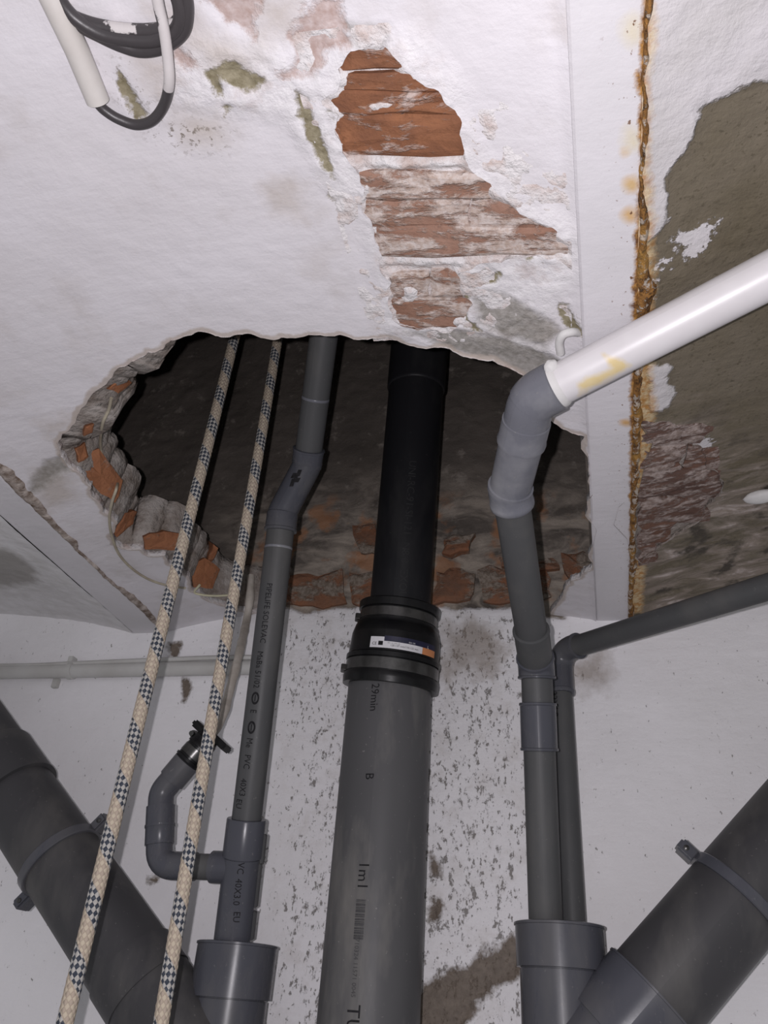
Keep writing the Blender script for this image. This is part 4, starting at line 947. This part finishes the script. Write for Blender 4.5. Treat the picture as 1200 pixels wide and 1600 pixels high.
rope('beige and navy braided rope hanging farther left', (101, 1600), (366, 525), .80, .0082)
rope('beige and navy braided rope hanging nearer the lettered pipe', (252, 1600), (434, 525), .84, .0078)

# ------------------------------------------------------------------ cable and conduit on the ceiling, top left
def mat_cable():
    q = NT('black_cable_with_paint'); n = q.noise(38, 5, .6); k = q.step(q.m('ADD', n, q.attr('paint')), .60, .63)
    col = q.mix(k, (.045, .040, .042), q.mix(q.noise(90), (.58, .55, .55), (.48, .45, .44))); return q.out(col, q.lerp(k, .4, .6), q.noise(150, 4), .2, .001, spec=.5)
M['cable'] = mat_cable()
def cable(name, pts, r, offs, paintf, parent=None, n=10):
    P = catmull([hit(x, y, z_mid, -o) for (x, y), o in zip(pts, offs)], n); V, F, U = sweep(P, r, 20, True); L = plen(P)
    me = mesh(name, V, F, {'paint': [paintf(u[1] / L) for u in U]}, U); return link(name, me, 'cable', parent)
c1 = [(150,158),(163,172),(185,186),(213,195),(238,188),(256,164),(264,130),(262,90),(256,45),(247,5),(240,-40),(236,-90)]
cb = tag(cable('cable', c1, .0042, [.008] * 4 + [.009] * 2 + [.016] * 6, lambda t: .25 if t > .47 else -.03 if t > .38 else -.3), 'cable leaving the cream conduit end, black below and painted white above', 'cable')
c2 = [(40,-60),(72,-12),(98,18),(135,36),(180,46),(230,49),(268,42),(288,20),(287,-8),(270,-50)]
c3 = [(40,-75),(80,-5),(120,35),(155,55),(190,71),(222,79),(256,72),(285,50),(292,15),(285,-30)]
c4 = [(60,-80),(100,10),(150,50),(200,62),(245,62),(276,44),(280,10),(262,-40)]
coil = empty('cable_coil', hit(180, 50, z_mid, -.004), 'loops of thick black cable with white paint flecks at the top left', 'cable')
cable('loop', c2, .0055, [.006] * 10, lambda t: .07, coil); cable('loop', c3, .0052, [.007] * 10, lambda t: -.05, coil); cable('loop', c4, .0050, [.010] * 8, lambda t: -.02, coil)
cd = tag(tube('conduit', [hit(30, -90, z_mid, -.009), hit(78, -10, z_mid, -.009), hit(120, 78, z_mid, -.009), hit(153, 158, z_mid, -.009)], .0095, 'cream', None, 28), 'cream conduit tube on the ceiling with a cable coming out of its end', 'conduit')

# ------------------------------------------------------------------ conduit along the wall, left
wc = empty('wall_conduit', on_y(0, 1050, YW - .017), 'grey painted conduit fixed along the wall at the left', 'conduit')
tube('pipe_body', [on_y(-400, 1058, YW - .017), on_y(395, 1043, YW - .017)], .0130, 'cond', wc, 28)
cw = [on_y(x, y, YW - .022) for x, y in ((-300,1042),(-100,1041),(40,1040),(110,1037),(180,1034),(250,1031),(330,1028),(395,1027))]
tube('cable', catmull(cw, 6), .0045, 'cond', wc, 14)
cwp = [Vector(on_y(-400, 1058, YW - .017)), Vector(on_y(395, 1043, YW - .017))]; sC = nearest_s(cwp, on_y(112, 1048, YW - .017))
pc = lathe('clip', cwp, [(sC - .005, .013), (sC - .0048, .0155), (sC + .0048, .0155), (sC + .005, .013)], 'cond', wc, 28)
box('clip_screw', on_y(113, 1032, YW - .018), .010, .016, .012, 'cond', wc); box('wall_plug', on_y(88, 1068, YW - .003), .012, .012, .018, 'cond', wc)

# ------------------------------------------------------------------ loose wires at the hole
tw = []
for x, y in ((174,622),(170,640),(160,664),(157,698),(165,725),(182,748)): tw.append(edge_pt(x, y, .006))
z_last = (tw[-1] - Vector(CAMPOS)).length
for x, y, o in ((182,763,.004),(175,785,-.004),(171,812,-.006),(175,838,-.006),(186,866,-.005),(206,888,-.005),(232,905,-.005),(262,915,-.005),(290,919,-.004)): tw.append(Vector(hit(x, y, z_mid, o)))
tag(tube('loose_wire', catmull(tw, 8), .0021, 'twine', None, 12), 'cream wire looping down from the broken left edge of the hole', 'wire')
t2 = [Vector(hit(x, y, z_mid, o)) for x, y, o in ((312,914,-.002),(304,925,-.004),(314,929,-.006),(335,931,-.007),(358,930,-.008))]
tag(tube('wire_stub', catmull(t2, 8), .0020, 'twine2', None, 12), 'short pale yellow wire stub between the two ropes', 'wire')
